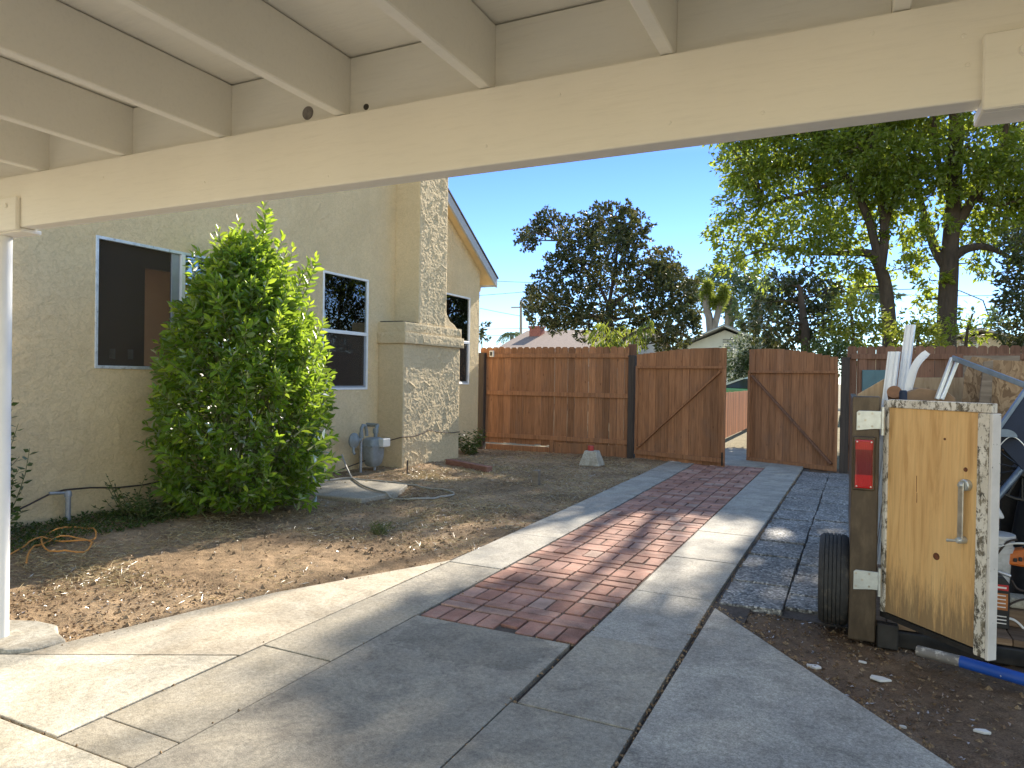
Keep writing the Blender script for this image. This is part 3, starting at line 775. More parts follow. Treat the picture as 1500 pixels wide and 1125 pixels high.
for i in (1, 2):
    a, b, c, d = WINS[i]; mid = (2.15, 2.19)[i - 1]
    ww = window(a, b, c, d, M['vinyl'])
    m = MB(); m.box(HX - 0.048, HX + 0.016, a + .032, b - .032, mid - .026, mid + .026); m.build('meeting_rail', M['vinyl'], ww, bevel=0.003)
    m = MB()
    for (p0, p1, q0, q1) in ((a + .032, a + .05, c + .032, mid - .026), (b - .075, b - .032, c + .032, mid - .026), (a + .05, b - .075, c + .032, c + .06)):
        m.box(HX - 0.04, HX - 0.006, p0, p1, q0, q1)
    m.build('lower_sash', M['screen_stile'], ww, bevel=0.002)
    pane('upper_pane', a + .032, b - .032, mid + .026, d - .032, HX - 0.012, M['glass'], ww)
    pane('lower_pane', a + .05, b - .075, c + .06, mid - .026, HX - 0.026, M['glass'], ww)
    pane('insect_screen', a + .05, b - .075, c + .06, mid - .026, HX - 0.014, M['screen'], ww)
# the room behind the windows
m = MB()
m.box(-9.3, -9.2, 3.0, 6.84, 0.6, 3.3); m.box(-9.3, -9.2, 7.72, 12.5, 0.6, 3.3); m.box(-9.3, -9.2, 6.84, 7.72, 3.02, 3.3)
m.box(-9.2, HX - 0.14, 3.0, 3.1, 0.6, 3.3); m.box(-9.2, HX - 0.14, 12.4, 12.5, 0.6, 3.3); m.box(-9.3, HX - 0.14, 3.0, 12.5, 3.3, 3.4)
m.build('interior_wall', M['room_dark'], house)
m = MB(); m.box(-12.3, HX - 0.14, 3.0, 12.5, 0.5, 0.6); m.build('interior_floor', M['room_floor'], house)
m = MB(); m.box(-12.3, -9.31, 8.3, 8.4, 0.6, 3.3); m.box(-12.3, -9.31, 3.0, 3.1, 0.6, 3.3); m.box(-12.3, -9.31, 3.0, 8.4, 3.301, 3.4)
m.box(-12.4, -12.3, 3.0, 4.6, .6, 3.3); m.box(-12.4, -12.3, 7.9, 8.4, .6, 3.3); m.box(-12.4, -12.3, 4.6, 7.9, .6, 1.3); m.build('hall_wall', M['room_tan'], house)  # unseen rear opening added here to let daylight into the hall
for yy in (6.35, 6.62):
    m = MB(); m.box(-9.2, -9.19, yy - 0.04, yy + 0.04, 1.68, 1.82); m.build('switch_plate', M['white_paint'], house)

# chimney
def face_patch(vs, fs, o, eu, ev, nrm, lu, lv, step, seed, amp, ns, h):
    nu = max(2, int(lu / step)); nv = max(2, int(lv / step))
    U, Vv = np.meshgrid(np.linspace(0, lu, nu + 1), np.linspace(0, lv, nv + 1))
    Dd = trowel(U + seed * 7.3, Vv + seed * 3.1, amp, 1.5, 0.0062 if amp > 1.5 else 0.006) + 0.004
    if ns: Dd = Dd + stroke_field(U, Vv, ns, seed, 0, lu, 0, lv, h, 0.7)
    edge = np.minimum(np.minimum(U, lu - U), np.minimum(Vv, lv - Vv))
    Dd = Dd * np.clip(edge / 0.03, 0, 1)
    P = np.array(o) + U[..., None] * np.array(eu) + Vv[..., None] * np.array(ev) + Dd[..., None] * np.array(nrm)
    b = sum(len(v) for v in vs); i = np.arange(U.size).reshape(U.shape) + b
    vs.append(P.reshape(-1, 3)); fs.append(np.stack([i[:-1, :-1], i[:-1, 1:], i[1:, 1:], i[1:, :-1]], -1).reshape(-1, 4))
vs, fs = [], []
def chim_block(y0, y1, x1, z0, z1, seed, amp=1.9, ns=8):
    face_patch(vs, fs, (x1, y0, z0), (0, 1, 0), (0, 0, 1), (1, 0, 0), y1 - y0, z1 - z0, 0.009, seed, amp, ns, 0.014)
    face_patch(vs, fs, (HX, y0, z0), (1, 0, 0), (0, 0, 1), (0, -1, 0), x1 - HX, z1 - z0, 0.016, seed + 1, 0.9, 2, 0.008)
    face_patch(vs, fs, (x1, y1, z0), (-1, 0, 0), (0, 0, 1), (0, 1, 0), x1 - HX, z1 - z0, 0.03, seed + 2, 1.0, 0, 0)
    face_patch(vs, fs, (HX, y0, z1), (1, 0, 0), (0, 1, 0), (0, 0, 1), x1 - HX, y1 - y0, 0.03, seed + 3, 1.0, 0, 0)
    face_patch(vs, fs, (HX, y1, z0), (1, 0, 0), (0, -1, 0), (0, 0, -1), x1 - HX, y1 - y0, 0.05, seed + 4, 0.6, 0, 0)
chim_block(9.31, 11.11, -6.38, -0.2, 2.03, 21, ns=26)
chim_block(9.27, 11.16, -6.325, 2.03, 2.205, 31, 1.6, 3)
chim_block(9.295, 11.12, -6.355, 2.205, 2.37, 41, 1.6, 3)
chim_block(9.74, 10.62, -6.385, 2.36, 6.6, 51, ns=30)
# sloped shoulders beside the shaft
chm = np_mesh('chimney', np.concatenate(vs), np.concatenate(fs), M['stucco_chim'], house, smooth=True)
m = MB()
m.prism([(10.61, 2.365), (11.06, 2.365), (10.95, 2.44), (10.78, 2.5), (10.68, 2.6), (10.61, 2.74)], 0, HX, -6.4)
m.build('chimney_shoulder', M['stucco_chim'], chm, bevel=0.015, seg=2)
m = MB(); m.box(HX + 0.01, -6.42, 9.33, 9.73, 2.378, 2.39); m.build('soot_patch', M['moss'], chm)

# roof
prof_t = [(13.16, 3.6), (6.0, 8.23), (-1.16, 3.6)]
m = MB()
m.prism([(13.16, 3.46), (13.16, 3.585), (6.0, 8.21), (-1.16, 3.585), (-1.16, 3.46), (6.0, 8.08)][::1], 0, -13.0, -6.715, 0)
m.build('roof', M['soffit'], house)
m = MB(); m.prism([(13.2, 3.586), (13.2, 3.615), (6.0, 8.27), (-1.2, 3.615), (-1.2, 3.586), (6.0, 8.235)], 0, -13.05, -6.66, 0)
m.build('shingles', M['roof_top'], house)
m = MB(); m.prism([(13.17, 3.40), (13.17, 3.583), (6.0, 8.23), (-1.17, 3.583), (-1.17, 3.40), (6.0, 8.03)], 0, -6.714, -6.675, 0)
m.build('rake_board', M['fascia'], house)
m = MB(); m.box(-13.0, -6.716, 13.162, 13.19, 3.42, 3.584); m.build('eave_board', M['fascia'], house)
for k in range(3):
    m = MB(); m.box(-7.1 - k * 0.6, -7.06 - k * 0.6, 12.75, 13.155, 3.33, 3.452); m.build('rafter_tail', M['soffit'], house)

# small things on the house wall
m = MB(); pts = [(HX + .03, 9.22, .49), (HX + .12, 9.27, .52)]
wc = MB()
wc.tube([(-6.80, 3.3, .05), (-6.80, 3.88, .25), (-6.81, 4.1, .33), (-6.82, 4.23, .345), (-6.83, 4.5, .33), (-6.83, 4.79, .29), (-6.83, 5.1, .28), (-6.83, 5.5, .31), (-6.83, 6.2, .34)], 0.008, 6)
tag(wc.build('wall_cable', M['cable']), 'dark cable strung low along the stucco wall from the grey pipe to the bush', 'cable')
wc = MB()
wc.tube([(-6.62, 8.95, .42), (-6.55, 9.2, .47), (-6.36, 9.27, .53), (-6.345, 9.6, .52), (-6.345, 9.9, .56), (-6.345, 10.02, .6), (-6.345, 10.3, .55), (-6.345, 10.8, .5), (-6.35, 11.09, .5)], 0.008, 6)
wc.tube([(-6.62, 8.7, .2), (-6.7, 8.3, .12), (-6.72, 7.9, .05), (-6.72, 7.5, .04)], 0.008, 6)
tag(wc.build('bonding_wire', M['cable']), 'thin dark wire running from the gas meter across the chimney base', 'wire')

sp = empty('stand_pipe', (-6.74, 4.22, 0.0), 'short grey upright pipe at the foot of the stucco wall left of the bush', 'pipe')
m = MB(); m.tube([(-6.74, 4.22, -0.02), (-6.74, 4.22, .32)], 0.024, 12); m.build('pipe', M['galv'], sp, smooth=True)
m = MB(); m.lathe([(.0, .29), (.032, .29), (.032, .33), (.022, .345), (.0, .35)], (-6.74, 4.22, 0)); m.tube([(-6.74, 4.22, .325), (-6.76, 4.12, .335), (-6.77, 4.06, .34)], 0.014, 8); m.build('elbow_cap', M['galv'], sp, smooth=True)

gm = empty('gas_meter', (-6.6, 8.75, 0.03), 'grey gas meter with regulator disc and white index box beside the chimney', 'gas meter')
gx = -6.6
m = MB(); m.tube([(gx, 8.54, -.05), (gx, 8.54, .62)], 0.02, 10); m.build('riser_pipe', M['galv'], gm, smooth=True)
m = MB(); m.tube([(gx, 8.54, .60), (gx, 8.545, .70), (gx, 8.58, .745), (gx, 8.64, .735), (gx, 8.67, .66), (gx, 8.68, .58)], 0.026, 10); m.lathe([(.033, .55), (.036, .57), (.036, .62), (.033, .64)], (gx, 8.54, 0), n=8); m.build('elbow_pipe', M['meter_grey'], gm, smooth=True)
m = MB(); m.lathe([(.0, -.05), (.03, -.05), (.05, -.03), (.105, -.022), (.115, -.01), (.115, .01), (.105, .02), (.07, .035), (.035, .06), (.0, .065)], (gx + .01, 8.36, .53), axis=0, n=24)
m.tube([(gx, 8.36, .53), (gx, 8.54, .53)], 0.03, 10); m.tube([(gx + .02, 8.33, .44), (gx + .03, 8.32, .36), (gx + .06, 8.32, .33)], 0.022, 10)
m.build('regulator', M['meter_grey'], gm, smooth=True)
def rrect(y0, y1, x0, x1, r=0.05):
    out = []
    for cx, cyy, a0 in ((x1 - r, y1 - r, 0), (x0 + r, y1 - r, 90), (x0 + r, y0 + r, 180), (x1 - r, y0 + r, 270)):
        for k in range(5):
            a = math.radians(a0 + k * 22.5); out.append((cx + r * math.cos(a), cyy + r * math.sin(a)))
    return out
m = MB()
secs = [(.10, .55), (.14, .8), (.22, .93), (.34, 1.0), (.47, 1.0), (.52, .92), (.545, .6)]
ringn = 20; vsx = []
for z, s in secs:
    for (xx, yy) in rrect(8.66, 9.0, gx - .09, gx + .12):
        vsx.append((gx + .015 + (xx - gx - .015) * s, 8.83 + (yy - 8.83) * s, z))
fsx = [(i * ringn + k, i * ringn + (k + 1) % ringn, (i + 1) * ringn + (k + 1) % ringn, (i + 1) * ringn + k) for i in range(len(secs) - 1) for k in range(ringn)]
fsx += [tuple(range(ringn - 1, -1, -1)), tuple((len(secs) - 1) * ringn + k for k in range(ringn))]
m.add(vsx, fsx); m.box(gx - .10, gx + .13, 8.65, 9.01, .405, .43); m.build('meter_body', M['meter_grey'], gm, smooth=True)
m = MB(); m.box(gx + .10, gx + .2, 8.83, 9.02, .40, .53); m.build('index_box', M['meter_white'], gm, bevel=0.012, seg=2)
m = MB(); m.tube([(gx, 8.9, .53), (gx, 8.9, .66), (gx, 8.93, .70), (gx - .04, 9.0, .72), (gx - .13, 9.02, .72), (HX, 9.03, .72)], 0.03, 10); m.lathe([(.04, .60), (.045, .62), (.045, .66), (.04, .68)], (gx, 8.9, 0), n=8); m.build('outlet_pipe', M['meter_grey'], gm, smooth=True)
m = MB(); m.tube([(gx + .02, 8.86, -.03), (gx + .02, 8.86, .12)], 0.022, 8); m.build('support_leg', M['galv'], gm, smooth=True)

pad = MB(); pad.prism([(-6.5, 6.6), (-5.2, 6.75), (-5.1, 7.35), (-5.35, 7.95), (-6.5, 7.95)], 2, -0.06, 0.028)
tag(pad.build('concrete_pad', M['conc_mid'], bevel=0.01), 'small weathered concrete pad on the dirt right of the bush', 'concrete pad')

def on_ground(pts, r):
    out = []
    for x, y in pts: out.append((x, y, max(dz(x, y), 0.028 if (-6.5 < x < -5.1 and 6.6 < y < 7.95) else -1) + r))
    return out
def smooth_path(pts, n=6):
    pts = [Vector(p) for p in pts]; out = []
    for i in range(len(pts) - 1):
        p0 = pts[max(i - 1, 0)]; p1 = pts[i]; p2 = pts[i + 1]; p3 = pts[min(i + 2, len(pts) - 1)]
        for k in range(n):
            t = k / n
            out.append(0.5 * ((2 * p1) + (p2 - p0) * t + (2 * p0 - 5 * p1 + 4 * p2 - p3) * t * t + (3 * p1 - p0 - 3 * p2 + p3) * t ** 3))
    return out + [pts[-1]]
hp = smooth_path([(p[0], p[1], 0) for p in [(-6.6, 7.2), (-6.42, 7.6), (-6.3, 7.92), (-5.53, 8.09), (-4.93, 8.03), (-4.56, 7.85), (-4.56, 7.42), (-4.76, 7.19), (-5.23, 7.2), (-5.7, 7.45), (-6.12, 7.8), (-6.3, 7.95), (-6.6, 8.1)]], 6)
hz = on_ground([(p.x, p.y) for p in hp], 0.018)
hz[-7:] = [(p[0], p[1], p[2] + 0.05 * k) for k, p in enumerate(hz[-7:])]
m = MB(); m.tube(hz, 0.0125, 8); tag(m.build('garden_hose', M['hose'], smooth=True), 'pale grey garden hose looped on the dirt below the gas meter', 'hose')
oc = smooth_path([(p[0], p[1], 0) for p in [(-5.9, 3.0), (-5.95, 3.27), (-6.17, 3.64), (-5.86, 3.73), (-5.9, 3.94), (-6.23, 4.06), (-6.3, 3.8), (-6.05, 3.57), (-5.7, 3.5), (-5.61, 3.68), (-5.85, 3.85), (-6.1, 3.7), (-5.9, 3.4), (-5.61, 3.2)]], 5)
m = MB(); m.tube([(x, y, z + 0.02 + 0.03 * math.sin(i * .5) ** 2) for i, (x, y, z) in enumerate(on_ground([(p.x, p.y) for p in oc], 0.01))], 0.007, 6)
tag(m.build('power_lead', M['orange_cord'], smooth=True), 'orange extension cord tangled in the dry grass below the left window', 'cord')

# ------------------------------------------------------------------ patio cover
pc = empty('patio_cover', (-2.0, 0.0, 0), 'cream painted patio cover of joists and a long header beam overhead', 'patio cover')
m = MB(); m.box(-4.34, 4.2, 2.22, 2.31, 2.262, 2.54); m.build('header_beam', M['cream_paint'], pc, bevel=0.006, seg=2)
k = 0
for xr_ in [-4.46 + 0.658 * i for i in range(13)]:
    jx = xr_ + (0.0 if xr_ > -5 else 0)
    m = MB(); m.box(jx - 0.046, jx, -4.2, 2.305, 2.543, 2.783); m.build('joist', M['cream_paint'], pc, bevel=0.004)
    m = MB(); m.box(jx - 0.0005, jx + 0.6125, 2.262, 2.302, 2.543, 2.781); m.build('blocking_board', M['cream_paint'], pc, bevel=0.003)
m = MB(); m.box(-4.6, 4.4, 2.308, 2.345, 2.545, 2.80); m.build('fascia_board', M['cream_paint'], pc)
m = MB()
for i in range(4):
    m.box(-4.6, 4.4, -4.2 + i * 1.65, -4.2 + (i + 1) * 1.65 - 0.006, 2.788, 2.806)
m.build('ceiling_boards', M['cream_paint'], pc)
m = MB(); m.box(-4.62, 4.42, -4.25, 2.42, 2.81, 2.86); m.build('roof_deck', M['roof_top'], pc)
m = MB(); m.box(-4.55, -3.972, 2.195, 2.219, 2.245, 2.42); m.box(-4.55, -3.972, 2.219, 2.33, 2.238, 2.260); m.build('post_bracket', M['cream_paint'], pc, bevel=0.004)
m = MB(); m.box(0.312, 0.72, 2.19, 2.219, 2.225, 2.425); m.box(0.312, 0.72, 2.219, 2.335, 2.225, 2.259); m.build('post_bracket', M['cream_paint'], pc, bevel=0.004)
for x, z in ((-4.08, 2.38), (-4.07, 2.385)): pass
m = MB(); m.lathe([(.0, -.012), (.012, -.01), (.014, 0)], (-4.055, 2.195, 2.375), axis=1, n=10); m.build('bolt_head', M['cream_paint'], pc)
m = MB(); m.lathe([(.0, -.012), (.016, -.01), (.018, 0)], (.405, 2.19, 2.365), axis=1, n=10); m.build('bolt_head', M['cream_paint'], pc)
m = MB(); m.lathe([(.0, -.004), (.027, -.004), (.029, .002)], (-2.045, 2.262, 2.592), axis=1, n=20); m.build('plugged_hole', M['hole'], pc)
m = MB(); m.lathe([(.0, -.003), (.012, -.003), (.013, .002)], (-1.745, 2.262, 2.572), axis=1, n=12); m.build('plugged_hole', M['gap'], pc)
for nx, nz in ((-1.18, 2.33), (-.52, 2.32), (-.24, 2.31), (-.9, 2.47), (-1.9, 2.30), (.05, 2.49), (.27, 2.44), (-2.6, 2.35), (-3.3, 2.45), (.28, 2.36)):
    m = MB(); m.lathe([(.0, -.0025), (.005, -.002), (.0065, 0)], (nx, 2.22, nz), axis=1, n=8); m.build('nail_head', M['cream_paint'], pc)
for px_ in (-4.225, 0.52):
    m = MB(); m.lathe([(.046, -.02), (.046, 2.237)], (px_, 2.27, 0), n=28); m.build('post', M['white_paint'], pc, smooth=True)
ft = MB()
rr = [0.26, 0.30, 0.25, 0.33, 0.36, 0.40, 0.34, 0.28, 0.25, 0.27, 0.3, 0.28]
ft.prism([(-4.13 + r * math.cos(i * math.pi / 6), 2.33 + 0.62 * r * math.sin(i * math.pi / 6)) for i, r in enumerate(rr)], 2, -0.1, 0.018)
fo = ft.build('post_footing', M['footing'], pc, bevel=0.02, seg=3)

# ------------------------------------------------------------------ fences and gates
def board(m, x0, x1, y0, y1, z0, z1, dog=0.025, T=None):
    """one picket with clipped top corners; faces -y"""
    m.r = min(1, max(0, random.gauss(0.5, 0.28)))
    m.prism([(z0, x0), (z0, x1), (z1 - dog, x1), (z1, x1 - dog), (z1, x0 + dog), (z1 - dog, x0)], 1, y0, y1)
def pickets(m, x0, x1, y0, z0, ztop, bw=0.14, gap=(0.001, 0.007), th=0.018, dog=0.025, jit=0.008):
    x = x0
    while x < x1 - 0.02:
        b = min(bw + random.uniform(-0.006, 0.006), x1 - x)
        zt = ztop(x + b / 2) if callable(ztop) else ztop
        dy = random.uniform(-0.003, 0.003)
        board(m, x, x + b, y0 + dy, y0 + th + dy, z0 + random.uniform(-.01, .01), zt + random.uniform(-jit, jit), dog)
        gp = random.uniform(*gap)
        if random.random() < 0.3: gp += 0.004
        x += b + gp

fl = empty('wooden_fence', (-5.4, 13.3, 0), 'reddish brown wooden fence panel between the house corner and the gates', 'fence')
m = MB(); pickets(m, -7.12, -3.83, 13.30, 0.12, 2.15, dog=0.03); m.build('board_panel', M['fence'], fl)
for z, hh in ((1.97, .085), (1.18, .09), (0.275, .09)):
    m = MB(); m.r = .6; m.box(-6.95, -3.83, 13.258, 13.297, z - hh / 2, z + hh / 2); m.build('rail', M['fence'], fl, bevel=0.004)
m = MB(); m.r = .5; m.box(-6.95, -5.42, 13.262, 13.295, -0.08, .085); m.r = .35; m.box(-5.415, -3.83, 13.262, 13.295, -0.08, .195); m.build('kick_board', M['fence'], fl, bevel=0.004)
m = MB(); m.box(-7.13, -6.97, 13.18, 13.295, -0.1, 2.03); m.build('post', M['dark_post'], fl, bevel=0.006)
m = MB(); m.box(-3.82, -3.685, 13.22, 13.355, -0.1, 1.975); m.build('post', M['dark_post'], fl, bevel=0.006)
m = MB(); m.r = .2; m.box(-3.87, -3.70, 13.36, 13.40, 0, 2.20); m.build('post_board', M['fence_old'], fl, bevel=0.004)
m = MB(); m.r = .45; m.box(-5.46, -5.37, 13.225, 13.26, -0.06, .24); m.build('cleat', M['fence'], fl, bevel=0.004)
br = empty('wall_switch', (-6.81, 13.22, 1.95), 'tiny white box with a black front fixed at the top left of the fence', 'box')
m = MB(); m.box(-6.865, -6.765, 13.21, 13.257, 1.94, 2.075); m.build('case', M['meter_white'], br, bevel=0.008)
m = MB(); m.box(-6.845, -6.795, 13.2, 13.212, 1.965, 2.05); m.build('front_plate', M['black'], br, bevel=0.003)

def gate(root, T, Wd, ztop, zr, zb, zbb, brace):
    m = MB(T); pickets(m, 0, Wd, 0.0, zbb, ztop, gap=(0.001, 0.006), dog=0.002, jit=0.003); m.build('board_panel', M['fence'], root)
    m = MB(T); m.r = .55
    m.box(0, Wd, -.042, -.002, zr - .045, zr + .0); m.build('top_rail', M['fence'], root, bevel=0.003)
    m = MB(T); m.r = .5; m.box(0, Wd, -.042, -.002, zb, zb + .08); m.build('bottom_rail', M['fence'], root, bevel=0.003)
    for a in (0, Wd - .05):
        m = MB(T); m.r = .62; m.box(a, a + .05, -.040, -.002, zb + .082, zr - .047); m.build('stile', M['fence'], root, bevel=0.003)
    m = MB(T); m.r = .45
    p, q = brace; m.bar((p[0], -.021, p[1]), (q[0], -.021, q[1]), .034, .075, up=(0, -1, 0.001)); 
    m.build('brace', M['fence'] if brace[0][0] < brace[1][0] and brace[0][1] < brace[1][1] else M['fence_old'], root, bevel=0.003)
    m = MB(T); s = Wd - 0.09 if ztop(0) < ztop(Wd) else 0.02

def frame_T(o, d):
    d = Vector(d).normalized(); n = Vector((-d.y, d.x, 0))
    if n.y < 0: raise ValueError
    return Matrix(((d.x, n.x, 0, o[0]), (d.y, n.y, 0, o[1]), (0, 0, 1, o[2]), (0, 0, 0, 1)))
gl = empty('wooden_gate', (-3.64, 13.22, 0), 'left wooden gate leaf swung towards the yard with a brace rising to the right', 'gate', 'driveway gates')
T = frame_T((-3.645, 13.2, 0), (1.755, -0.62, 0))
gate(gl, T, 1.87, lambda s: 1.985 + 0.105 * math.sin(min(1, s / 1.55) * math.pi / 2) - 0.03 * max(0, s - 1.55), 1.765, 0.07, 0.0, ((.07, .2), (1.78, 1.67)))
m = MB(T); m.box(1.835, 1.86, -.055, -.042, .03, .26); m.build('stain_bar', M['dark_steel'], gl)  # thin dark bar standing in for a dark stain on the gate
gr = empty('wooden_gate', (-0.10, 13.22, 0), 'right wooden gate leaf swung away from the yard with a brace falling to the right', 'gate', 'driveway gates')
T = frame_T((-1.67, 14.0, 0), (1.57, -0.79, 0))
gate(gr, T, 1.75, lambda s: 2.12 - 0.19 * (max(0, s - .35) / 1.4) ** 1.7, 1.71, -0.02, -0.03, ((.08, 1.62), (1.66, .1)))

fr = empty('wooden_fence', (3.0, 13.35, 0), 'old brown wooden fence behind the loaded trailer', 'fence')
m = MB(); pickets(m, 0.02, 8.5, 13.36, 0.0, 2.135, dog=0.03, gap=(0.001, 0.007)); m.build('board_panel', M['fence_old'], fr)
for z in (1.96, .4):
    m = MB(); m.r = .5; m.box(0.08, 8.5, 13.315, 13.355, z - .045, z + .045); m.build('rail', M['fence_old'], fr, bevel=0.004)
m = MB(); m.box(-.075, .06, 13.25, 13.355, -0.1, 1.945); m.build('post', M['dark_post'], fr, bevel=0.006)
m = MB(); m.r = .7; m.box(.20, .32, 13.33, 13.355, 0, 1.914); m.build('cover_strip', M['fence_old'], fr)
for xx in (2.9, 5.7):
    m = MB(); m.box(xx, xx + .1, 13.23, 13.314, -.1, 2.0); m.build('post', M['fence_old'], fr, bevel=0.005)
tb = MB(); tb.box(.25, .66, 13.28, 13.312, 1.36, 1.73); tb.box(.26, .45, 13.272, 13.28, 1.37, 1.72)
tag(tb.build('teal_board', M['teal'], bevel=0.004, origin=(.45, 13.3, 1.36)), 'dull teal board hung on the old fence behind the trailer', 'board')

fb = empty('wooden_fence', (-2.78, 19, 0), 'sunlit red fence running away beyond the open gate gap', 'fence')
m = MB(); y = 16.2
while y < 27:
    m.r = min(1, max(0, random.gauss(.5, .25))); m.box(-2.80, -2.78, y, y + .138, .03, 1.21 + random.uniform(-.01, .01)); y += .143
m.build('board_panel', M['fence_red'], fb)
m = MB(); m.box(-2.835, -2.802, 16.2, 27, .98, 1.06); m.build('rail', M['fence_red'], fb)

# ------------------------------------------------------------------ odds and ends on the dirt
pb = empty('pier_block', (-4.03, 11.75, 0), 'grey concrete pier block standing on the dirt before the left fence', 'concrete block')
z0 = dz(-4.03, 11.75) - 0.01
m = MB(); m.hexa([(-4.22, 11.58, z0), (-3.84, 11.58, z0), (-3.84, 11.94, z0), (-4.22, 11.94, z0)], [(-4.14, 11.66, z0 + .26), (-3.92, 11.66, z0 + .26), (-3.92, 11.86, z0 + .26), (-4.14, 11.86, z0 + .26)]); m.build('block', M['footing'], pb, bevel=0.012, seg=2)
m = MB(); m.lathe([(.05, z0 + .26), (.055, z0 + .27), (.055, z0 + .34), (.05, z0 + .345)], (-4.05, 11.75, 0), n=14)
tag(m.build('red_can', M['red_can'], smooth=True, origin=(-4.05, 11.75, z0 + .26)), 'small faded red can lying on top of the pier block', 'can')
st = MB(); st.r = .4; st.box(-4.06, -3.96, 9.2, 9.3, -.06, .17); tag(st.build('wooden_stake', M['grey_wood'], bevel=0.006), 'short grey wooden stump sticking out of the dirt', 'stake')
tm = MB(); tm.r = .5; tm.bar((-6.08, 10.25, .06), (-5.12, 9.93, .03), .13, .09); tag(tm.build('timber', M['red_wood'], bevel=0.006), 'weathered reddish timber lying on the dirt beside the chimney', 'timber')
stakes = MB(); stakes.tube([(-6.0, 8.9, -.02), (-6.0, 8.9, .22)], 0.012, 6); tag(stakes.build('iron_stake', M['cable']), 'thin rusty stake in the straw before the chimney', 'stake')

# ------------------------------------------------------------------ trailer
tr = empty('utility_trailer', (0.9, 5.6, 0), 'low brown utility trailer with its plywood tailgate door swung open', 'trailer')
m = MB(); m.box(.040, .185, 4.6, 4.70, -.02, 1.425); m.build('corner_post', M['bronze'], tr, bevel=0.008, seg=2)
m = MB(); m.box(.045, .085, 4.703, 7.4, .28, 1.40)
m.build('side_wall', M['bronze'], tr, bevel=0.004)
m = MB(); m.box(1.78, 1.82, 4.7, 7.4, .28, 1.40); m.build('side_wall', M['bronze'], tr, bevel=0.004)
m = MB(); m.box(.09, 1.775, 7.36, 7.4, .28, 1.2); m.build('front_wall', M['raw_wood'], tr)
m = MB(); m.box(1.74, 1.885, 4.6, 4.70, -.02, 1.425); m.build('corner_post', M['bronze'], tr, bevel=0.008, seg=2)
m = MB()
for i in range(11):
    m.r = random.random(); m.box(.09 + .154 * i, .09 + .154 * i + .15, 4.66, 7.35, .062, .1)
m.build('deck', M['deck_wood'], tr, bevel=0.003)
m = MB(); m.box(.188, 1.737, 4.63, 4.69, -.035, .058); m.box(.19, .30, 4.56, 4.628, -.03, .11); m.build('rear_beam', M['dark_steel'], tr, bevel=0.006)
m = MB(); m.box(.12, .18, 4.71, 7.3, -.02, .058); m.box(1.68, 1.74, 4.71, 7.3, -.02, .058); m.bar((.93, 7.3, .03), (.93, 8.8, .06), .08, .08); m.build('chassis', M['dark_steel'], tr)
m = MB(); m.r = .6; m.hexa([(.09, 5.35, .9), (.34, 5.5, .9), (.34, 5.53, .9), (.09, 5.38, .9)], [(.075, 5.35, 1.425), (.255, 5.45, 1.545), (.255, 5.48, 1.545), (.075, 5.38, 1.425)])
tag(m.build('plywood_offcut', M['raw_wood'], bevel=0.003, origin=(.2, 5.4, .9)), 'slanted pale plywood offcut showing above the trailer corner post', 'plywood')
# tail light
tl_ = MB(); tl_.box(.045, .165, 4.574, 4.598, .872, 1.19); tlo = tl_.build('tail_light', M['bronze'], tr, bevel=0.006)
m = MB(); m.box(.058, .152, 4.545, 4.574, .888, 1.172); m.build('lens', M['lens'], tlo, bevel=0.008, seg=2)
m = MB()
for x, z in ((.068, 1.16), (.142, 1.16), (.068, .90), (.142, .90)): m.lathe([(.0, -.003), (.004, -.003), (.005, 0)], (x, 4.545, z), axis=1, n=8)
m.build('screw_head', M['zinc'], tlo)
# wheel
wh = empty('wheel', (0, 0, 0)); wh.parent = tr
tw = MB(); cxw, cyw, czw = -.045, 4.86, .265
prof = [(.17, -.075), (.235, -.085), (.262, -.082), (.276, -.066)]
for gx_ in (-.045, -.022, 0.0, .022, .045): prof += [(.280, gx_ - .009), (.270, gx_ - .0085), (.270, gx_ - .0045), (.280, gx_ - .004)]
prof += [(.276, .066), (.262, .082), (.235, .085), (.17, .075)]
tw.lathe(prof, (cxw, cyw, czw), axis=0, n=56); tw.build('tyre', M['rubber'], wh, smooth=True)
m = MB(); m.lathe([(.0, -.03), (.05, -.035), (.06, -.02), (.12, -.01), (.155, -.05), (.172, -.055), (.172, .06), (.0, .06)], (cxw, cyw, czw), axis=0, n=32); m.build('rim', M['rim'], wh, smooth=True)
m = MB(); m.box(.045, .10, 4.83, 4.89, .2, .3); m.build('axle', M['dark_steel'], tr)

# tailgate door: hinged at the post, swung out to the right
P0 = Vector((.207, 4.655, 0)); P1 = Vector((.660, 4.150, 0)); DL = (P1 - P0).length
dd = (P1 - P0).normalized(); dn = Vector((-dd.y, dd.x, 0))         # dn points away from the camera side
if dn.y < 0: dn = -dn
T = Matrix(((dd.x, dn.x, 0, P0.x), (dd.y, dn.y, 0, P0.y), (0, 0, 1, 0), (0, 0, 0, 1)))
def zbot(s): return .178 - .03 * s / DL
dr = MB(T); 
e0, e1 = .03, DL - .062
dr.box(e0, e1, .006, .03, .165, 1.37); door = dr.build('tailgate_door', M['ply'], tr)
m = MB(T)
m.box(0, e0 + .004, -.004, .034, .16, 1.405); m.box(e1 - .012, DL - .012, -.006, .034, .135, 1.36)
m.box(e0 + .006, DL, -.004, .034, 1.362, 1.41)
m.build('door_frame', M['peel'], door, bevel=0.004, seg=2)
m = MB(T); m.box(DL - .011, DL + .007, -.006, .052, .13, 1.36); m.build('edge_strip', M['peel_white'], door, bevel=0.003)
m = MB(T); m.box(0, DL - .012, .0, .034, .128, .158); m.build('bottom_channel', M['dark_steel'], door)
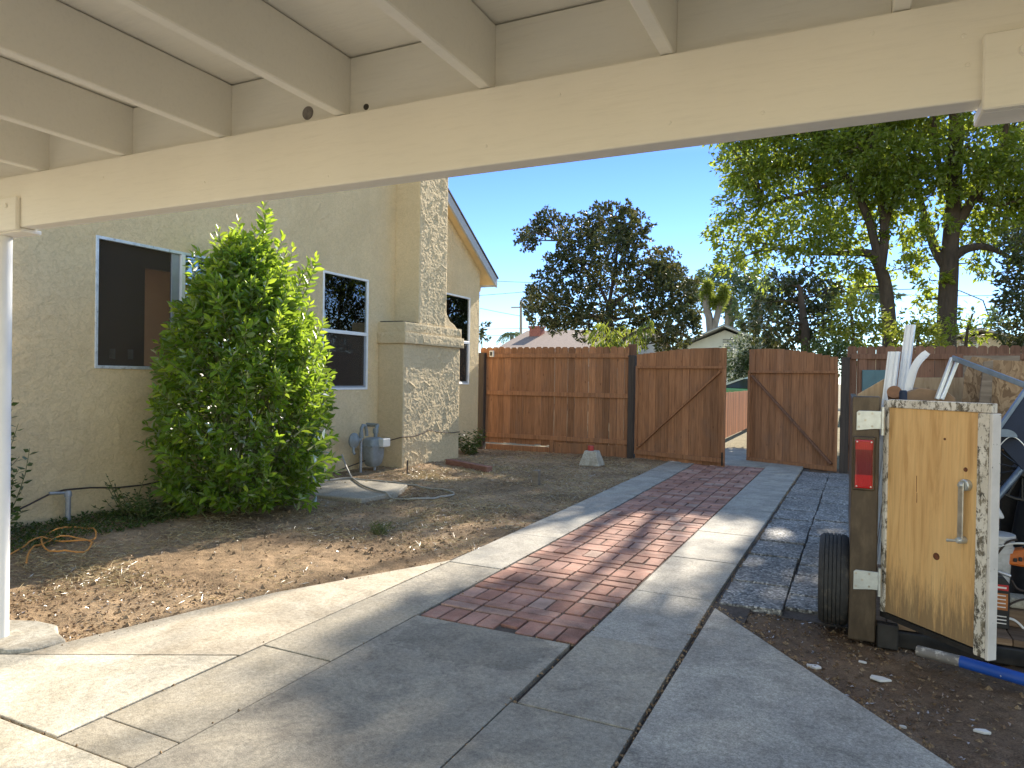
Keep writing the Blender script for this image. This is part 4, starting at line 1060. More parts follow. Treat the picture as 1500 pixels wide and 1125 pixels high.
m = MB(T); m.lathe([(.0, -.0), (.019, .0), (.02, .003)], (.546 * DL, .003, .573), axis=1, n=14); m.lathe([(.0, 0), (.011, .0), (.012, .003)], (.786 * DL, .003, 1.063), axis=1, n=12); m.lathe([(.0, 0), (.006, .0), (.007, .003)], (.60 * DL, .003, 1.21), axis=1, n=10)
m.build('knot', M['knot'], door)
m = MB(T)
for sx_, za, zb_ in ((.345, .90, .99), (.35, .84, .895)): m.box(sx_ * DL, sx_ * DL + .001, .0035, .0062, za, zb_)
m.build('split_line', M['knot'], door)
s0 = .795 * DL
hd = MB(T); hd.box(s0 - .016, s0 + .016, -.034, -.026, .69, 1.0); hdo = hd.build('handle', M['worn_steel'], door, bevel=0.003)
m = MB(T); m.lathe([(.026, -.024), (.03, -.02), (.03, .004)], (s0 + .006, 0, .985), axis=1, n=18); m.lathe([(.0, -.046), (.009, -.045), (.014, -.034)], (s0, 0, .985), axis=1, n=12); m.build('handle_boss', M['zinc'], hdo, smooth=True)
m = MB(T); m.lathe([(.0, -.05), (.012, -.048), (.018, -.036), (.018, .004)], (s0 - .002, 0, .70), axis=1, n=14); m.tube([(s0 - .01, -.045, .698), (s0 - .04, -.05, .692), (s0 - .055, -.05, .69)], [.007, .007, .009], 8); m.build('latch', M['zinc'], hdo, smooth=True)
# hinges
for z in (1.285, .345):
    hg = MB()
    zz = .06
    hg.prism([(z - .062, .062), (z - .05, .16), (z - .05, .205), (z + .055, .205), (z + .055, .16), (z + .055, .075), (z + .045, .062)], 1, 4.588, 4.597)
    ho = hg.build('hinge', M['zinc'], tr, bevel=0.002)
    m = MB(); m.tube([(.20, 4.592, z - .085), (.20, 4.592, z + .08)], .011, 10)
    for q in (-.035, .03): m.tube([(.20, 4.592, z + q - .012), (.20, 4.592, z + q + .012)], .0135, 10)
    m.build('barrel', M['zinc'], ho, smooth=True)
    m = MB()
    for x, q in ((.075, .035), (.075, -.04), (.145, .04), (.145, -.035), (.108, 0)): m.lathe([(.0, -.003), (.006, -.003), (.007, 0)], (x, 4.588, z + q), axis=1, n=8)
    m.build('bolt', M['worn_steel'], ho)

# ------------------------------------------------------------------ the load
gd = [((.16, 5.40, .30), (.290, 5.40, 1.72), .068, 'short white gutter length with a cut top leaning in the trailer'),
      ((.235, 5.45, .25), (.387, 5.45, 1.905), .056, 'tallest straight white gutter length standing in the trailer')]
for p, q, wd, lb in gd:
    m = MB(); p = Vector(p); q = Vector(q); d = (q - p).normalized(); s = Vector((0.97, -0.25, 0)); f = Vector((.25, .97, 0))
    pr = [(-wd / 2, 0), (wd / 2, 0), (wd / 2, .05), (wd / 2 - .012, .055), (wd / 2 - .012, .004), (wd / 4, -.006), (0, .006), (-wd / 4, -.006), (-wd / 2 + .004, .004), (-wd / 2 + .004, .06), (-wd / 2, .06)]
    vs_ = [p + s * a + f * b for a, b in pr] + [q + s * a + f * b for a, b in pr]; n = len(pr)
    m.add(vs_, [(i, (i + 1) % n, n + (i + 1) % n, n + i) for i in range(n)])
    tag(m.build('gutter', M['gutter'], origin=tuple(p)), lb, 'gutter', 'white gutter lengths in the trailer')
m = MB(); cp = smooth_path([(.33, 5.36, .6), (.36, 5.36, 1.3), (.395, 5.36, 1.55), (.43, 5.36, 1.65), (.485, 5.36, 1.715)], 6)
vs_ = []; n = len(cp)
for i, p in enumerate(cp):
    t_ = (cp[min(i + 1, n - 1)] - cp[max(i - 1, 0)]).normalized(); s = t_.cross(Vector((0, 1, 0))).normalized() * (.022 if i < n - 2 else .018)
    vs_ += [p - s, p + s, p + s + Vector((0, .004, 0)), p - s + Vector((0, .004, 0)), p - s + Vector((0, -.03, 0)), p - s * 1.1 + Vector((0, -.03, 0))]
fs_ = []
for i in range(n - 1):
    a, b = i * 6, (i + 1) * 6
    for k in range(6): fs_.append((a + k, a + (k + 1) % 6, b + (k + 1) % 6, b + k))
m.add(vs_, fs_); tag(m.build('gutter', M['gutter'], origin=(.33, 5.36, .6)), 'bent white gutter length curving to the right in the trailer', 'gutter', 'white gutter lengths in the trailer')

ct = MB(); a = at(1310, 574, 5.0); ct.tube([a, a + Vector((.10, .8, -.35))], .042, 16); tag(ct.build('cardboard_tube', M['tube_end'], origin=tuple(a)), 'round brown tube end poking out at the foot of the gutters', 'tube')
ct = MB(); a = at(1323, 577, 4.9); ct.tube([a + Vector((0, 0, -.12)), a + Vector((0, 0, .01)), a + Vector((0, 0, .022))], [.022, .022, .017], 14); tag(ct.build('bottle', M['navy'], origin=tuple(a)), 'dark blue bottle cap beside the brown tube in the trailer', 'bottle')
cb = MB(); a = at(1362, 582, 5.2); cb.r = .5
cb.prism([(a.x - .17, a.z - .3), (a.x + .15, a.z - .3), (a.x + .14, a.z + .0), (a.x + .09, a.z + .045), (a.x - .06, a.z + .06), (a.x - .17, a.z + .01)][::-1] if False else [(a.z - .3, a.x - .17), (a.z - .3, a.x + .15), (a.z + .0, a.x + .14), (a.z + .045, a.x + .09), (a.z + .06, a.x - .06), (a.z + .01, a.x - .17)], 1, a.y, a.y + .3)
tag(cb.build('cardboard_box', M['cardboard'], bevel=0.005, origin=(a.x, a.y, a.z - .3)), 'crushed brown cardboard box low in the trailer behind the door', 'box')
def sheet(name, pts, Y0, lean, th, mat, label, cat):
    vs_ = []
    for px, py in pts: vs_.append(at(px, py, Y0 + lean * (600 - py) / 80))
    n = len(vs_); nrm = Vector((0, th, 0))
    m = MB(); m.add(vs_ + [v + nrm for v in vs_], [tuple(range(n)), tuple(range(2 * n - 1, n - 1, -1))] + [(i, n + i, n + (i + 1) % n, (i + 1) % n) for i in range(n)])
    return tag(m.build(name, mat, bevel=0.002, origin=tuple(vs_[0])), label, cat)
sheet('plywood_sheet', [(1338, 640), (1338, 553), (1424, 553), (1424, 640)], 5.9, 0.05, .015, M['raw_wood'], 'plain plywood sheet standing behind the cardboard box', 'plywood')
sheet('osb_sheet', [(1404, 640), (1413, 546), (1424, 522), (1456, 526), (1440, 640)], 5.62, 0.05, .014, M['osb'], 'narrow strand board offcut behind the aluminium frame', 'board')
sheet('osb_sheet', [(1436, 660), (1453, 527), (1545, 531), (1560, 660)], 5.5, 0.05, .014, M['osb'], 'large strand board sheet leaning at the right of the trailer', 'board')
sheet('brown_board', [(1428, 645), (1441, 530), (1455, 528), (1450, 645)], 5.44, 0.03, .014, M['grey_wood'], 'narrow brown board leaning between the two strand boards', 'board')
sheet('shelf_board', [(1411, 560), (1411, 521), (1494, 521), (1494, 560)], 6.4, 0.03, .02, M['grey_wood'], 'weathered board with white scraps at the back of the trailer', 'board')

# window-screen frame of square aluminium tube with a dark blue panel hung from it
sf = empty('screen_frame', at(1395, 523, 5.2), 'blue grey aluminium screen frame leaning across the trailer load', 'frame')
m = MB(); A, B, Cc, Dd_ = at(1395, 524, 5.2), at(1372, 585, 5.15), at(1506, 566, 4.95), at(1454, 640, 4.9)
m.bar(A, Cc, .024, .03); m.build('frame_bar', M['steel_blue'], sf, bevel=0.002)
m = MB(); m.bar(A, B, .02, .022); m.bar(A + Vector((.028, 0, -.02)), B + Vector((.028, 0, -.0)), .016, .022); m.build('frame_bar', M['alu'], sf, bevel=0.002)
m = MB(); m.bar(Cc, Dd_, .02, .022); m.build('frame_bar', M['steel_blue'], sf, bevel=0.002)
m = MB(); E0, E1 = at(1530, 640, 4.95), at(1500, 690, 4.92)
n_ = Vector((0, .02, 0)); q = [Cc + n_, Dd_ + n_, E1 + n_, E0 + n_]
m.add(q + [v + n_ for v in q], [(0, 1, 2, 3), (7, 6, 5, 4), (0, 4, 5, 1), (1, 5, 6, 2), (2, 6, 7, 3), (3, 7, 4, 0)])
tag(m.build('navy_panel', M['navy'], bevel=0.003, origin=tuple(Cc)), 'dark navy panel hanging below the right bar of the frame', 'panel')
lp = MB(); c0 = at(1472, 640, 4.85); n = 14
arc = [(c0 + Vector((.06 * math.cos(math.pi * i / n), 0, .045 * math.sin(math.pi * i / n)))) for i in range(n + 1)]
lp.add(arc + [p + Vector((.02, .1, -.02)) for p in arc], [(i, i + 1, n + 2 + i, n + 1 + i) for i in range(n)] + [tuple(range(n, -1, -1))])
tag(lp.build('metal_scoop', M['steel_blue'], origin=tuple(c0)), 'shiny half round metal scoop beside the door edge', 'scoop')
# blue pole across the dark interior
m = MB(); m.tube([at(1447, 745, 5.0), at(1540, 635, 5.1)], .02, 10); tag(m.build('blue_tube', M['steel_blue'], smooth=True, origin=tuple(at(1447, 745, 5.0))), 'blue grey tube slanting up through the dark load', 'tube')
for i, (p, lb) in enumerate(zip(([(1452, 690), (1460, 660), (1480, 640), (1500, 652), (1520, 690)], [(1450, 640), (1455, 655), (1460, 674)]), ('thin grey wire bowed over the dark trailer load', 'short pale strap hanging beside the door edge'))):
    m = MB(); m.tube(smooth_path([at(a, b, 4.86) for a, b in p], 5), .003, 6); tag(m.build('loose_wire', M['alu'] if i == 0 else M['bag']), lb, 'wire')
# black fan / wheel shape
fan = empty('black_fan', at(1500, 690, 5.15), 'black round fan grille in the shadow behind the door', 'fan')
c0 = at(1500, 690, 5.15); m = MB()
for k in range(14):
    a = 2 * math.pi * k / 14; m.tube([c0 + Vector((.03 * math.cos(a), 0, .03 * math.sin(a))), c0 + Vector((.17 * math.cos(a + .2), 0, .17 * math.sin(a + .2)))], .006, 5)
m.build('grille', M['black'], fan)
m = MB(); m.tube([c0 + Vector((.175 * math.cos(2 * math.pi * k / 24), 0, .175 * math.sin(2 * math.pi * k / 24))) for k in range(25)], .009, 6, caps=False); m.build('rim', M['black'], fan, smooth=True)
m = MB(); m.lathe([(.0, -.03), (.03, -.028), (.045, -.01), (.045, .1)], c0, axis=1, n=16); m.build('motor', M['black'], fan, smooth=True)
# bag, bucket, jug, tool, blocks
bgm = MB(); a = at(1452, 745, 5.0); bgm.hexa([a + Vector((-.05, 0, -.06)), a + Vector((.075, 0, -.06)), a + Vector((.08, .15, -.06)), a + Vector((-.05, .15, -.06))], [a + Vector((-.04, .02, .09)), a + Vector((.01, .02, .08)), a + Vector((.02, .12, .07)), a + Vector((-.04, .12, .08))])
tag(bgm.build('plastic_bag', M['bag'], bevel=0.02, seg=3, origin=tuple(a)), 'crumpled white plastic bag on the bucket behind the door edge', 'bag')
bk_ = empty('white_bucket', at(1457, 835, 5.0), 'dirty white ribbed bucket behind the door edge', 'bucket')
a = at(1455, 835, 5.0); m = MB(); m.lathe([(.075, -.17), (.09, .12), (.10, .122), (.10, .15), (.094, .152), (.094, .175), (.102, .177), (.102, .2), (.09, .2)], (a.x, a.y, a.z + .0), n=26); m.build('body', M['bucket'], bk_, smooth=True)
m = MB(); m.lathe([(.0, .201), (.106, .201), (.108, .212), (.105, .222), (.0, .225)], (a.x, a.y, a.z), n=26); m.build('lid', M['bucket'], bk_, smooth=True)
a = at(1462, 922, 4.88); jg = empty('black_carton', (a.x, a.y, .1), 'black carton with an orange label and red badge standing on the deck', 'carton')
x0, x1, y0, y1, z0, z1 = a.x - .085, a.x + .045, 4.83, 4.98, .101, .36
m = MB(); m.prism([(z0, x0), (z0, x1), (z1, x1), (z1 + .04, x1 - .03), (z1 + .04, x0 + .02), (z1 - .01, x0)], 1, y0, y1); m.build('case', M['black'], jg, bevel=0.006)
m = MB(); m.box(x1 - .085, x1 - .01, y0 - .003, y0 - .0005, z0 + .11, z0 + .205); m.build('orange_label', M['label_orange'], jg)
m = MB(); m.box(x1 - .08, x1 - .008, y0 - .004, y0 - .0005, z0 + .222, z0 + .255); m.build('red_badge', M['label_red'], jg, bevel=0.006)
m = MB(); m.box(x1 - .07, x1 - .018, y0 - .0055, y0 - .0042, z0 + .234, z0 + .244)
for i in range(4): m.box(x1 - .078, x1 - .02, y0 - .0045, y0 - .0032, z0 + .19 - i * .022, z0 + .196 - i * .022)
for i in range(3): m.box(x1 - .1, x1 - .015, y0 - .002, y0 - .0005, z0 + .03 + i * .02, z0 + .036 + i * .02)
m.build('print', M['label_white'], jg)
m = MB(); m.tube([(x1 - .11, y0 + .05, z1 + .05), (x1 - .05, y0 + .03, z1 + .06), (x1 + .005, y0 + .02, z1 + .045)], .009, 8); tag(m.build('chrome_spout', M['alu'], smooth=True, origin=(x1 - .05, y0, z1 + .05)), 'short chrome spout lying on top of the black carton', 'spout')
a = at(1487, 815, 4.95); ot = empty('orange_tool', a, 'orange and black power tool lying in the trailer behind the carton', 'tool')
m = MB(); m.hexa([a + Vector((-.07, 0, -.05)), a + Vector((.05, -.01, -.06)), a + Vector((.05, .08, -.06)), a + Vector((-.07, .08, -.05))], [a + Vector((-.03, 0, .025)), a + Vector((.08, -.01, .06)), a + Vector((.08, .08, .06)), a + Vector((-.03, .08, .025))]); m.build('body', M['orange'], ot, bevel=0.014, seg=2)
m = MB()
for i in range(3): m.box(a.x - .01 + i * .025, a.x + .008 + i * .025, a.y - .016, a.y - .008, a.z - .03 + i * .006, a.z - .008 + i * .008)
m.build('button', M['black'], ot, bevel=0.003)
m = MB(); m.tube([a + Vector((.05, .03, .04)), a + Vector((.10, .03, .08)), a + Vector((.16, .03, .09))], .02, 10); m.build('handle', M['black'], ot, smooth=True)
for p, mt, r, lb in (([(1448, 802), (1465, 800), (1485, 796), (1520, 797)], 'bag', .006, 'white cord running level behind the bucket'),
                     ([(1446, 830), (1458, 815), (1475, 795), (1490, 790)], 'cable', .006, 'black cord rising behind the bucket'),
                     ([(1482, 850), (1490, 862), (1505, 866), (1530, 862)], 'cable', .006, 'black cord sagging below the orange tool'),
                     ([(1468, 895), (1480, 885), (1500, 878), (1530, 880)], 'cable', .006, 'black cord lying over the grey block'),
                     ([(1473, 905), (1485, 908), (1497, 918), (1510, 935)], 'bag', .007, 'white cord lying on the trailer deck')):
    m = MB(); m.tube(smooth_path([at(a_, b_, 4.9) for a_, b_ in p], 5), r, 7); tag(m.build('mains_lead', M[mt], smooth=True), lb, 'cord')
m = MB(); a = at(1476, 905, 4.9); m.r = .3; m.box(a.x, a.x + .3, 4.9, 5.0, .102, .2); tag(m.build('wood_block', M['deck_wood'], bevel=0.006), 'dark wooden block on the trailer deck beside the carton', 'block')
m = MB(); a = at(1478, 872, 4.95); m.box(a.x, a.x + .25, 4.93, 5.06, .202, .262); tag(m.build('grey_block', M['footing'], bevel=0.012, seg=2), 'pale grey block lying on the wooden block', 'block')
rg2 = random.Random(4)
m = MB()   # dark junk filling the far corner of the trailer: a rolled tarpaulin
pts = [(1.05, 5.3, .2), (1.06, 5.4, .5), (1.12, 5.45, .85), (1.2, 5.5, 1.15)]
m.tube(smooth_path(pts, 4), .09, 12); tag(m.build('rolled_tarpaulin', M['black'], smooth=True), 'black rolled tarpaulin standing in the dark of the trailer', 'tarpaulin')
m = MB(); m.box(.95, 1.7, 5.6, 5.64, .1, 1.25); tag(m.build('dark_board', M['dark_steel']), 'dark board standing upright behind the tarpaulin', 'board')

bp = empty('blue_pole', (.4, 4.45, .04), 'blue painted pole with a grey capped end lying on the dirt under the open door', 'pole')
q0, q1, q2 = Vector((.385, 4.44, .03)), Vector((.575, 4.345, .04)), Vector((1.5, 3.88, .05))
m = MB(); m.tube([q0, q1], .029, 18); m.build('grey_end', M['pipe_grey'], bp, smooth=True)
m = MB(); m.tube([q1, q2], .0305, 18); m.build('shaft', M['blue_pipe'], bp, smooth=True)

for i, (x, y, s, lb) in enumerate([(.57, 3.67, .03, 'torn white scrap on the dirt right of the slab, nearest the camera'), (.19, 4.1, .045, 'long pale scrap on the dirt below the trailer post'), (.26, 3.58, .014, 'tiny white pebble beside the right slab edge'), (-.13, 4.09, .035, 'pale chip on the dirt at the slab corner near the tyre'), (.11, 4.3, .02, 'small white scrap on the dirt near the tyre')]):
    m = MB(); z = dz(x, y) + .012; a = i * 1.3
    m.prism([(x + s * 1.2 * math.cos(a + t), y + s * (.5 + .3 * (k % 2)) * math.sin(a + t)) for k, t in enumerate((0, 1.1, 2.3, 3.4, 4.9))], 2, z - .012, z)
    tag(m.build('paper_scrap', M['paper'], bevel=.002), lb, 'scrap', 'scraps on the dirt under the trailer')

# ------------------------------------------------------------------ foliage
def unit(v): return v / np.maximum(np.linalg.norm(v, axis=-1, keepdims=True), 1e-9)
def leaf_mesh(name, P, Dr, L, Wd, rnd, mat, parent, fold=0.25, fine=False, origin=None):
    """leaves at P (N,3) along unit Dr, length L, width Wd"""
    N = len(P); L = np.broadcast_to(L, (N,))[:, None]; Wd = np.broadcast_to(Wd, (N,))[:, None]
    rv = RNG.normal(size=(N, 3)); rv[:, 2] += 0.6
    S = unit(np.cross(Dr, rv)); Nn = np.cross(S, Dr)
    if not fine:
        V = np.stack([P, P + Dr * L * .45 + S * Wd * .5 + Nn * Wd * fold, P + Dr * L, P + Dr * L * .45 - S * Wd * .5 + Nn * Wd * fold], 1)
        Fc = np.arange(N * 4).reshape(N, 4); r = rnd
    else:
        tip = P + Dr * L - Nn * L * .12
        V = np.stack([P, P + Dr * L * .28 + S * Wd * .42 + Nn * Wd * fold, P + Dr * L * .62 + S * Wd * .46 + Nn * Wd * fold - Nn * L * .02, tip,
                      P + Dr * L * .62 - S * Wd * .46 + Nn * Wd * fold - Nn * L * .02, P + Dr * L * .28 - S * Wd * .42 + Nn * Wd * fold], 1)
        b = np.arange(N)[:, None] * 6
        Fc = np.concatenate([b + np.array([[0, 1, 2, 3]]), b + np.array([[0, 3, 4, 5]])], 0); r = np.concatenate([rnd, rnd])
    return np_mesh(name, V.reshape(-1, 3), Fc, mat, parent, origin=origin, rnd=np.clip(r, 0, 1))

def sphere_pts(n, shell=0.5):
    d = unit(RNG.normal(size=(n, 3))); r = RNG.random(n) ** (1 / 3 * (1 - shell) + 0.12)
    return d * r[:, None]

LIT = [[(-3.2, 14.6), (-1.3, 14.6), (-1.3, 23), (-3.2, 23)], [(-2.42, 4.75), (-0.75, 4.75), (-0.68, 8.3), (-2.45, 8.0)], [(-6.8, 1.0), (-2.35, 1.0), (-2.4, 4.9), (-5.0, 5.1)],
       [(-2.4, 1.0), (-1.4, 1.0), (-1.5, 2.45), (-2.4, 2.7)], [(-4.9, 6.35), (-3.2, 6.2), (-3.2, 7.0), (-4.9, 7.0)], [(-2.95, 4.9), (-2.4, 4.9), (-2.4, 6.4), (-2.95, 6.2)],
       [(-6.4, 7.0), (-5.0, 7.0), (-5.0, 8.0), (-6.4, 8.0)], [(-6.3, 8.6), (-5.0, 8.6), (-5.2, 9.6), (-6.3, 9.6)]]
DAP = [[(-0.75, 4.9), (0.1, 4.9), (0.1, 8.2), (-0.75, 8.2)], [(-2.45, 3.7), (-1.4, 3.7), (-1.4, 4.75), (-2.45, 4.75)], [(-5.0, 5.1), (-2.9, 4.9), (-2.9, 6.3), (-5, 6.3)]]
def carve(P, jitter=0.2):
    """True where a leaf stays: keeps the sun gaps that dapple the yard"""
    s = np.array(SUN); t = P[:, 2] / s[2]
    G = P - s * t[:, None]
    gx = G[:, 0] + RNG.normal(0, jitter, len(P)); gy_ = G[:, 1] + RNG.normal(0, jitter * 1.4, len(P))
    lit = np.zeros(len(P), bool)
    for p in LIT: lit |= in_poly(gx, gy_, p)
    keepm = ~(lit & (RNG.random(len(P)) < 0.985))
    dap = np.zeros(len(P), bool)
    for p in DAP: dap |= in_poly(gx, gy_, p)
    dn_ = vnoise(gx * 2.2 + 40, gy_ * 1.6)
    keepm &= ~(dap & (dn_ > 0.42))
    for Y0, xa, xb_, za, zb_, pr in ((5.7, -6.3, -4.8, 1.0, 3.6, .93), (10.2, -6.75, -6.2, .3, 4.6, .95)):
        Q = P - s * ((P[:, 1] - Y0) / s[1])[:, None]
        hit = (Q[:, 0] > xa) & (Q[:, 0] < xb_) & (Q[:, 2] > za) & (Q[:, 2] < zb_)
        keepm &= ~(hit & (RNG.random(len(P)) < pr))
    return keepm

def clump_leaves(clumps, dens, L, droop=0.35, tuft=0):
    Ps, Ds, Rs = [], [], []
    if tuft:                     # leaves stand in rosettes at the twig ends
        for c, r, tone in clumps:
            k = max(6, int(dens * r * r / tuft)); tc_ = sphere_pts(k, .45) * r; n = k * tuft
            d = unit(RNG.normal(size=(n, 3)) + np.array([0, 0, .35])); Ps.append(np.array(c) + np.repeat(tc_, tuft, 0) + d * .02); Ds.append(d)
            Rs.append(np.clip(np.repeat(RNG.normal(.45, .22, k), tuft) + RNG.normal(0, .12, n), 0, 1))
        return np.concatenate(Ps), np.concatenate(Ds), np.concatenate(Rs)
    for c, r, tone in clumps:
        n = max(30, int(dens * r * r)); q = sphere_pts(n) * np.array([r, r, r * .85])
        # sub-twigs: gather leaves around random twig centres for an uneven outline
        k = max(4, int(n / 22)); tw_ = sphere_pts(k, .7) * np.array([r * 1.08, r * 1.08, r * .9])
        pick = RNG.integers(0, k, n); q = np.where((RNG.random(n) < .78)[:, None], tw_[pick] + RNG.normal(0, r * .11 + .03, (n, 3)), q)
        d = unit(q + RNG.normal(0, r * .6, (n, 3)) + np.array([0, 0, -droop * r]))
        Ps.append(np.array(c) + q); Ds.append(d)
        Rs.append(np.clip(RNG.normal(.42 + tone, .2, n) + .12 * q[:, 2] / r, 0, 1))
    return np.concatenate(Ps), np.concatenate(Ds), np.concatenate(Rs)

def limb_path(a, b, sag=0.12, n=5):
    a = Vector(a); b = Vector(b); L = (b - a).length
    j = Vector((random.uniform(-1, 1), random.uniform(-1, 1), random.uniform(-.3, 1.0))) * L * sag
    return [a.lerp(b, t) + j * (4 * t * (1 - t)) for t in [i / n for i in range(n + 1)]]

def tree(name, label, cat, group, trunk, limbs, clumps, dens, L, Wd, leafmat, barkmat, cut=False, droop=.35, twig=0.02, tuft=0):
    """trunk: list of (point, radius); limbs: lists of (point, radius); clumps: (centre, radius, tone)"""
    base = Vector(trunk[0][0]); root = empty(name, base, label, cat, group)
    m = MB(); m.tube(smooth_path([p for p, _ in trunk], 4), list(np.interp(np.linspace(0, 1, (len(trunk) - 1) * 4 + 1), np.linspace(0, 1, len(trunk)), [r for _, r in trunk])), 12)
    nodes = [Vector(p) for p in smooth_path([p for p, _ in trunk], 4)][3:]
    for lb in limbs:
        pp = smooth_path([p for p, _ in lb], 4); m.tube(pp, list(np.interp(np.linspace(0, 1, len(pp)), np.linspace(0, 1, len(lb)), [r for _, r in lb])), 8); nodes += pp[2:]
    for c, r, tone in clumps:
        if cut and not carve(np.array([c]), 0.0)[0]: continue
        c = Vector(c); nr = min(nodes, key=lambda q: (q - c).length + max(0, q.z - c.z) * 1.5)
        ln = (c - nr).length; r0 = min(.09, twig + .012 * ln)
        if ln > .15:
            pp = limb_path(nr, c); m.tube(pp, [r0 * (1 - .75 * i / (len(pp) - 1)) for i in range(len(pp))], 6)
        for _ in range(5):
            d = Vector(sphere_pts(1, .9)[0]) * r * .9; pp = limb_path(c - d * .1, c + d, .1, 3); m.tube(pp, [r0 * .35, r0 * .28, r0 * .2, r0 * .1], 4, caps=False)
    m.build('trunk', barkmat, root, smooth=True)
    P, Dr, R = clump_leaves(clumps, dens, L, droop, tuft)
    if cut:
        k = carve(P); P, Dr, R = P[k], Dr[k], R[k]
    n = len(P); sz = RNG.uniform(.7, 1.25, n)
    leaf_mesh('crown', P, Dr, L * sz, Wd * sz, R, leafmat, root, .12)
    return root

def px_clumps(lst, Y, spread=1.2, tone=0.0):
    out = []
    for it in lst:
        px, py, r = it[:3]; tn = it[3] if len(it) > 3 else 0
        y_ = Y + random.uniform(-spread, spread); p = at(px, py, y_); out.append((tuple(p), r * (p - CAM).dot(_f) / F_PX, tone + tn))
    return out
def A(px, py, Y, dy=0): return tuple(at(px, py, Y + dy))
def gnd(px, Y): p = at(px, 560, Y); return (p.x, p.y, -0.1)

YT = 24.0
c1 = px_clumps([(1085, 232, 32, .1), (1135, 222, 45), (1075, 300, 28, .1), (1052, 332, 20, .15), (1105, 330, 34, .05), (1120, 270, 42), (1170, 260, 52), (1178, 335, 44), (1158, 388, 34), (1200, 300, 46), (1230, 235, 52),
                (1250, 330, 36), (1268, 250, 48), (1215, 372, 32), (1310, 225, 32), (1298, 310, 26, .1), (1070, 385, 22, .35), (1135, 372, 30), (1090, 255, 26, .1), (1160, 215, 40), (1205, 215, 45), (1240, 285, 40), (1190, 400, 26), (1325, 345, 18, .15), (1060, 352, 16, .2), (1255, 215, 40), (1290, 262, 30), (1100, 365, 22, .2), (1130, 410, 26, .05), (1165, 425, 24), (1200, 425, 26), (1240, 395, 24), (1145, 355, 30), (1215, 345, 34), (1090, 340, 24, .1), (1235, 425, 20, .1), (1290, 345, 20, .1), (1320, 395, 18, .15), (1270, 420, 16, .2), (1300, 265, 30), (1322, 300, 22, .1), (1340, 230, 30), (1260, 385, 18, .1)], YT)
c2 = px_clumps([(1360, 225, 46), (1418, 215, 48), (1470, 225, 45), (1515, 230, 45), (1342, 330, 26, .1), (1366, 285, 32), (1430, 290, 34), (1462, 312, 36), (1492, 300, 36), (1492, 255, 40), (1440, 345, 24, .1), (1352, 440, 16, .1), (1482, 345, 24, .1), (1335, 265, 30), (1550, 280, 60), (1570, 340, 50), (1345, 385, 18, .15), (1405, 255, 40), (1450, 260, 38), (1350, 360, 22, .1), (1415, 330, 22), (1460, 350, 24), (1362, 410, 18, .15), (1425, 385, 18, .1), (1325, 275, 28), (1410, 290, 26), (1475, 280, 34), (1375, 330, 20), (1490, 370, 20, .1), (1445, 400, 14, .15)], YT)
rg3 = random.Random(21)
def upper(n, cx, rx, seed):
    rr_ = random.Random(seed); out = []
    while len(out) < n:
        x, y_, z = rr_.uniform(-1, 1), rr_.uniform(-1, 1), rr_.uniform(-.15, 1)
        if x * x + y_ * y_ + z * z * .9 > 1 or x * x + y_ * y_ + z * z < .16: continue
        out.append(((cx + rx * x, YT + 3.4 * y_, 10.2 + 5.2 * z), rr_.uniform(.8, 1.25), 0))
    return out
def shade_clumps(lst, Y):
    return [((gx_ + SUN.x / SUN.y * (Y - gy2), Y, SUN.z / SUN.y * (Y - gy2)), r, 0) for gx_, gy2, r in lst]
SH1 = shade_clumps([(-1.95, 3.25, .65), (-1.55, 3.0, .6), (-2.05, 3.45, .5), (-1.9, 2.55, .35), (-1.2, 3.2, .5), (-1.0, 2.5, .4), (-1.1, 3.45, .5), (-1.0, 3.0, .4), (-1.8, 2.5, .3), (-1.9, 4.15, .4), (-1.05, 6.25, .22), (-1.1, 7.6, .35), (-0.95, 4.4, .4),
                    (-3.6, 5.75, .6), (-4.4, 5.9, .6), (-3.3, 7.8, .6), (-4.2, 8.3, .6), (-5.0, 8.3, .4), (-3.6, 9.0, .6), (-2.65, 7.3, .4), (-2.4, 9.0, .7), (-1.4, 9.2, .7), (-0.6, 9.2, .7), (-.3, 6.3, .35)], YT)
SH2 = shade_clumps([(-.35, 4.1, .5), (-.4, 3.3, .5), (.05, 3.6, .5), (-.45, 2.6, .5), (.35, 2.6, .5), (0.1, 4.6, .4), (-.2, 2.0, .5), (.8, 3.2, .6), (1.2, 2.5, .6), (.9, 4.0, .6), (.5, 5.0, .6), (1.0, 5.5, .7), (-.25, 8.6, .6)], YT)
t1 = tree('tall_tree', 'tall leafy tree whose leaning trunk forks left behind the right gate', 'tree', 'tall trees behind the fence',
          [(gnd(1306, YT), .26), (A(1303, 490, YT), .205), (A(1297, 420, YT), .19), (A(1290, 395, YT), .175)],
          [[(A(1290, 396, YT), .15), (A(1275, 372, YT), .14), (A(1240, 371, YT), .09), (A(1195, 372, YT), .05)],
           [(A(1291, 396, YT), .15), (A(1280, 350, YT), .12), (A(1268, 310, YT), .12), (A(1240, 260, YT), .09), (A(1200, 200, YT), .06)],
           [(A(1290, 392, YT), .15), (A(1296, 340, YT), .13), (A(1290, 290, YT), .12), (A(1278, 240, YT), .10), (A(1272, 205, YT), .07)],
           [(A(1240, 262, YT), .07), (A(1170, 285, YT), .06), (A(1115, 300, YT), .04)], [(A(1296, 335, YT), .08), (A(1312, 280, YT), .06), (A(1320, 230, YT), .04)]],
          c1 + upper(34, -1.2, 4.2, 5) + SH1, 980, .185, .085, M['leaf_tall'], M['bark'], cut=True)
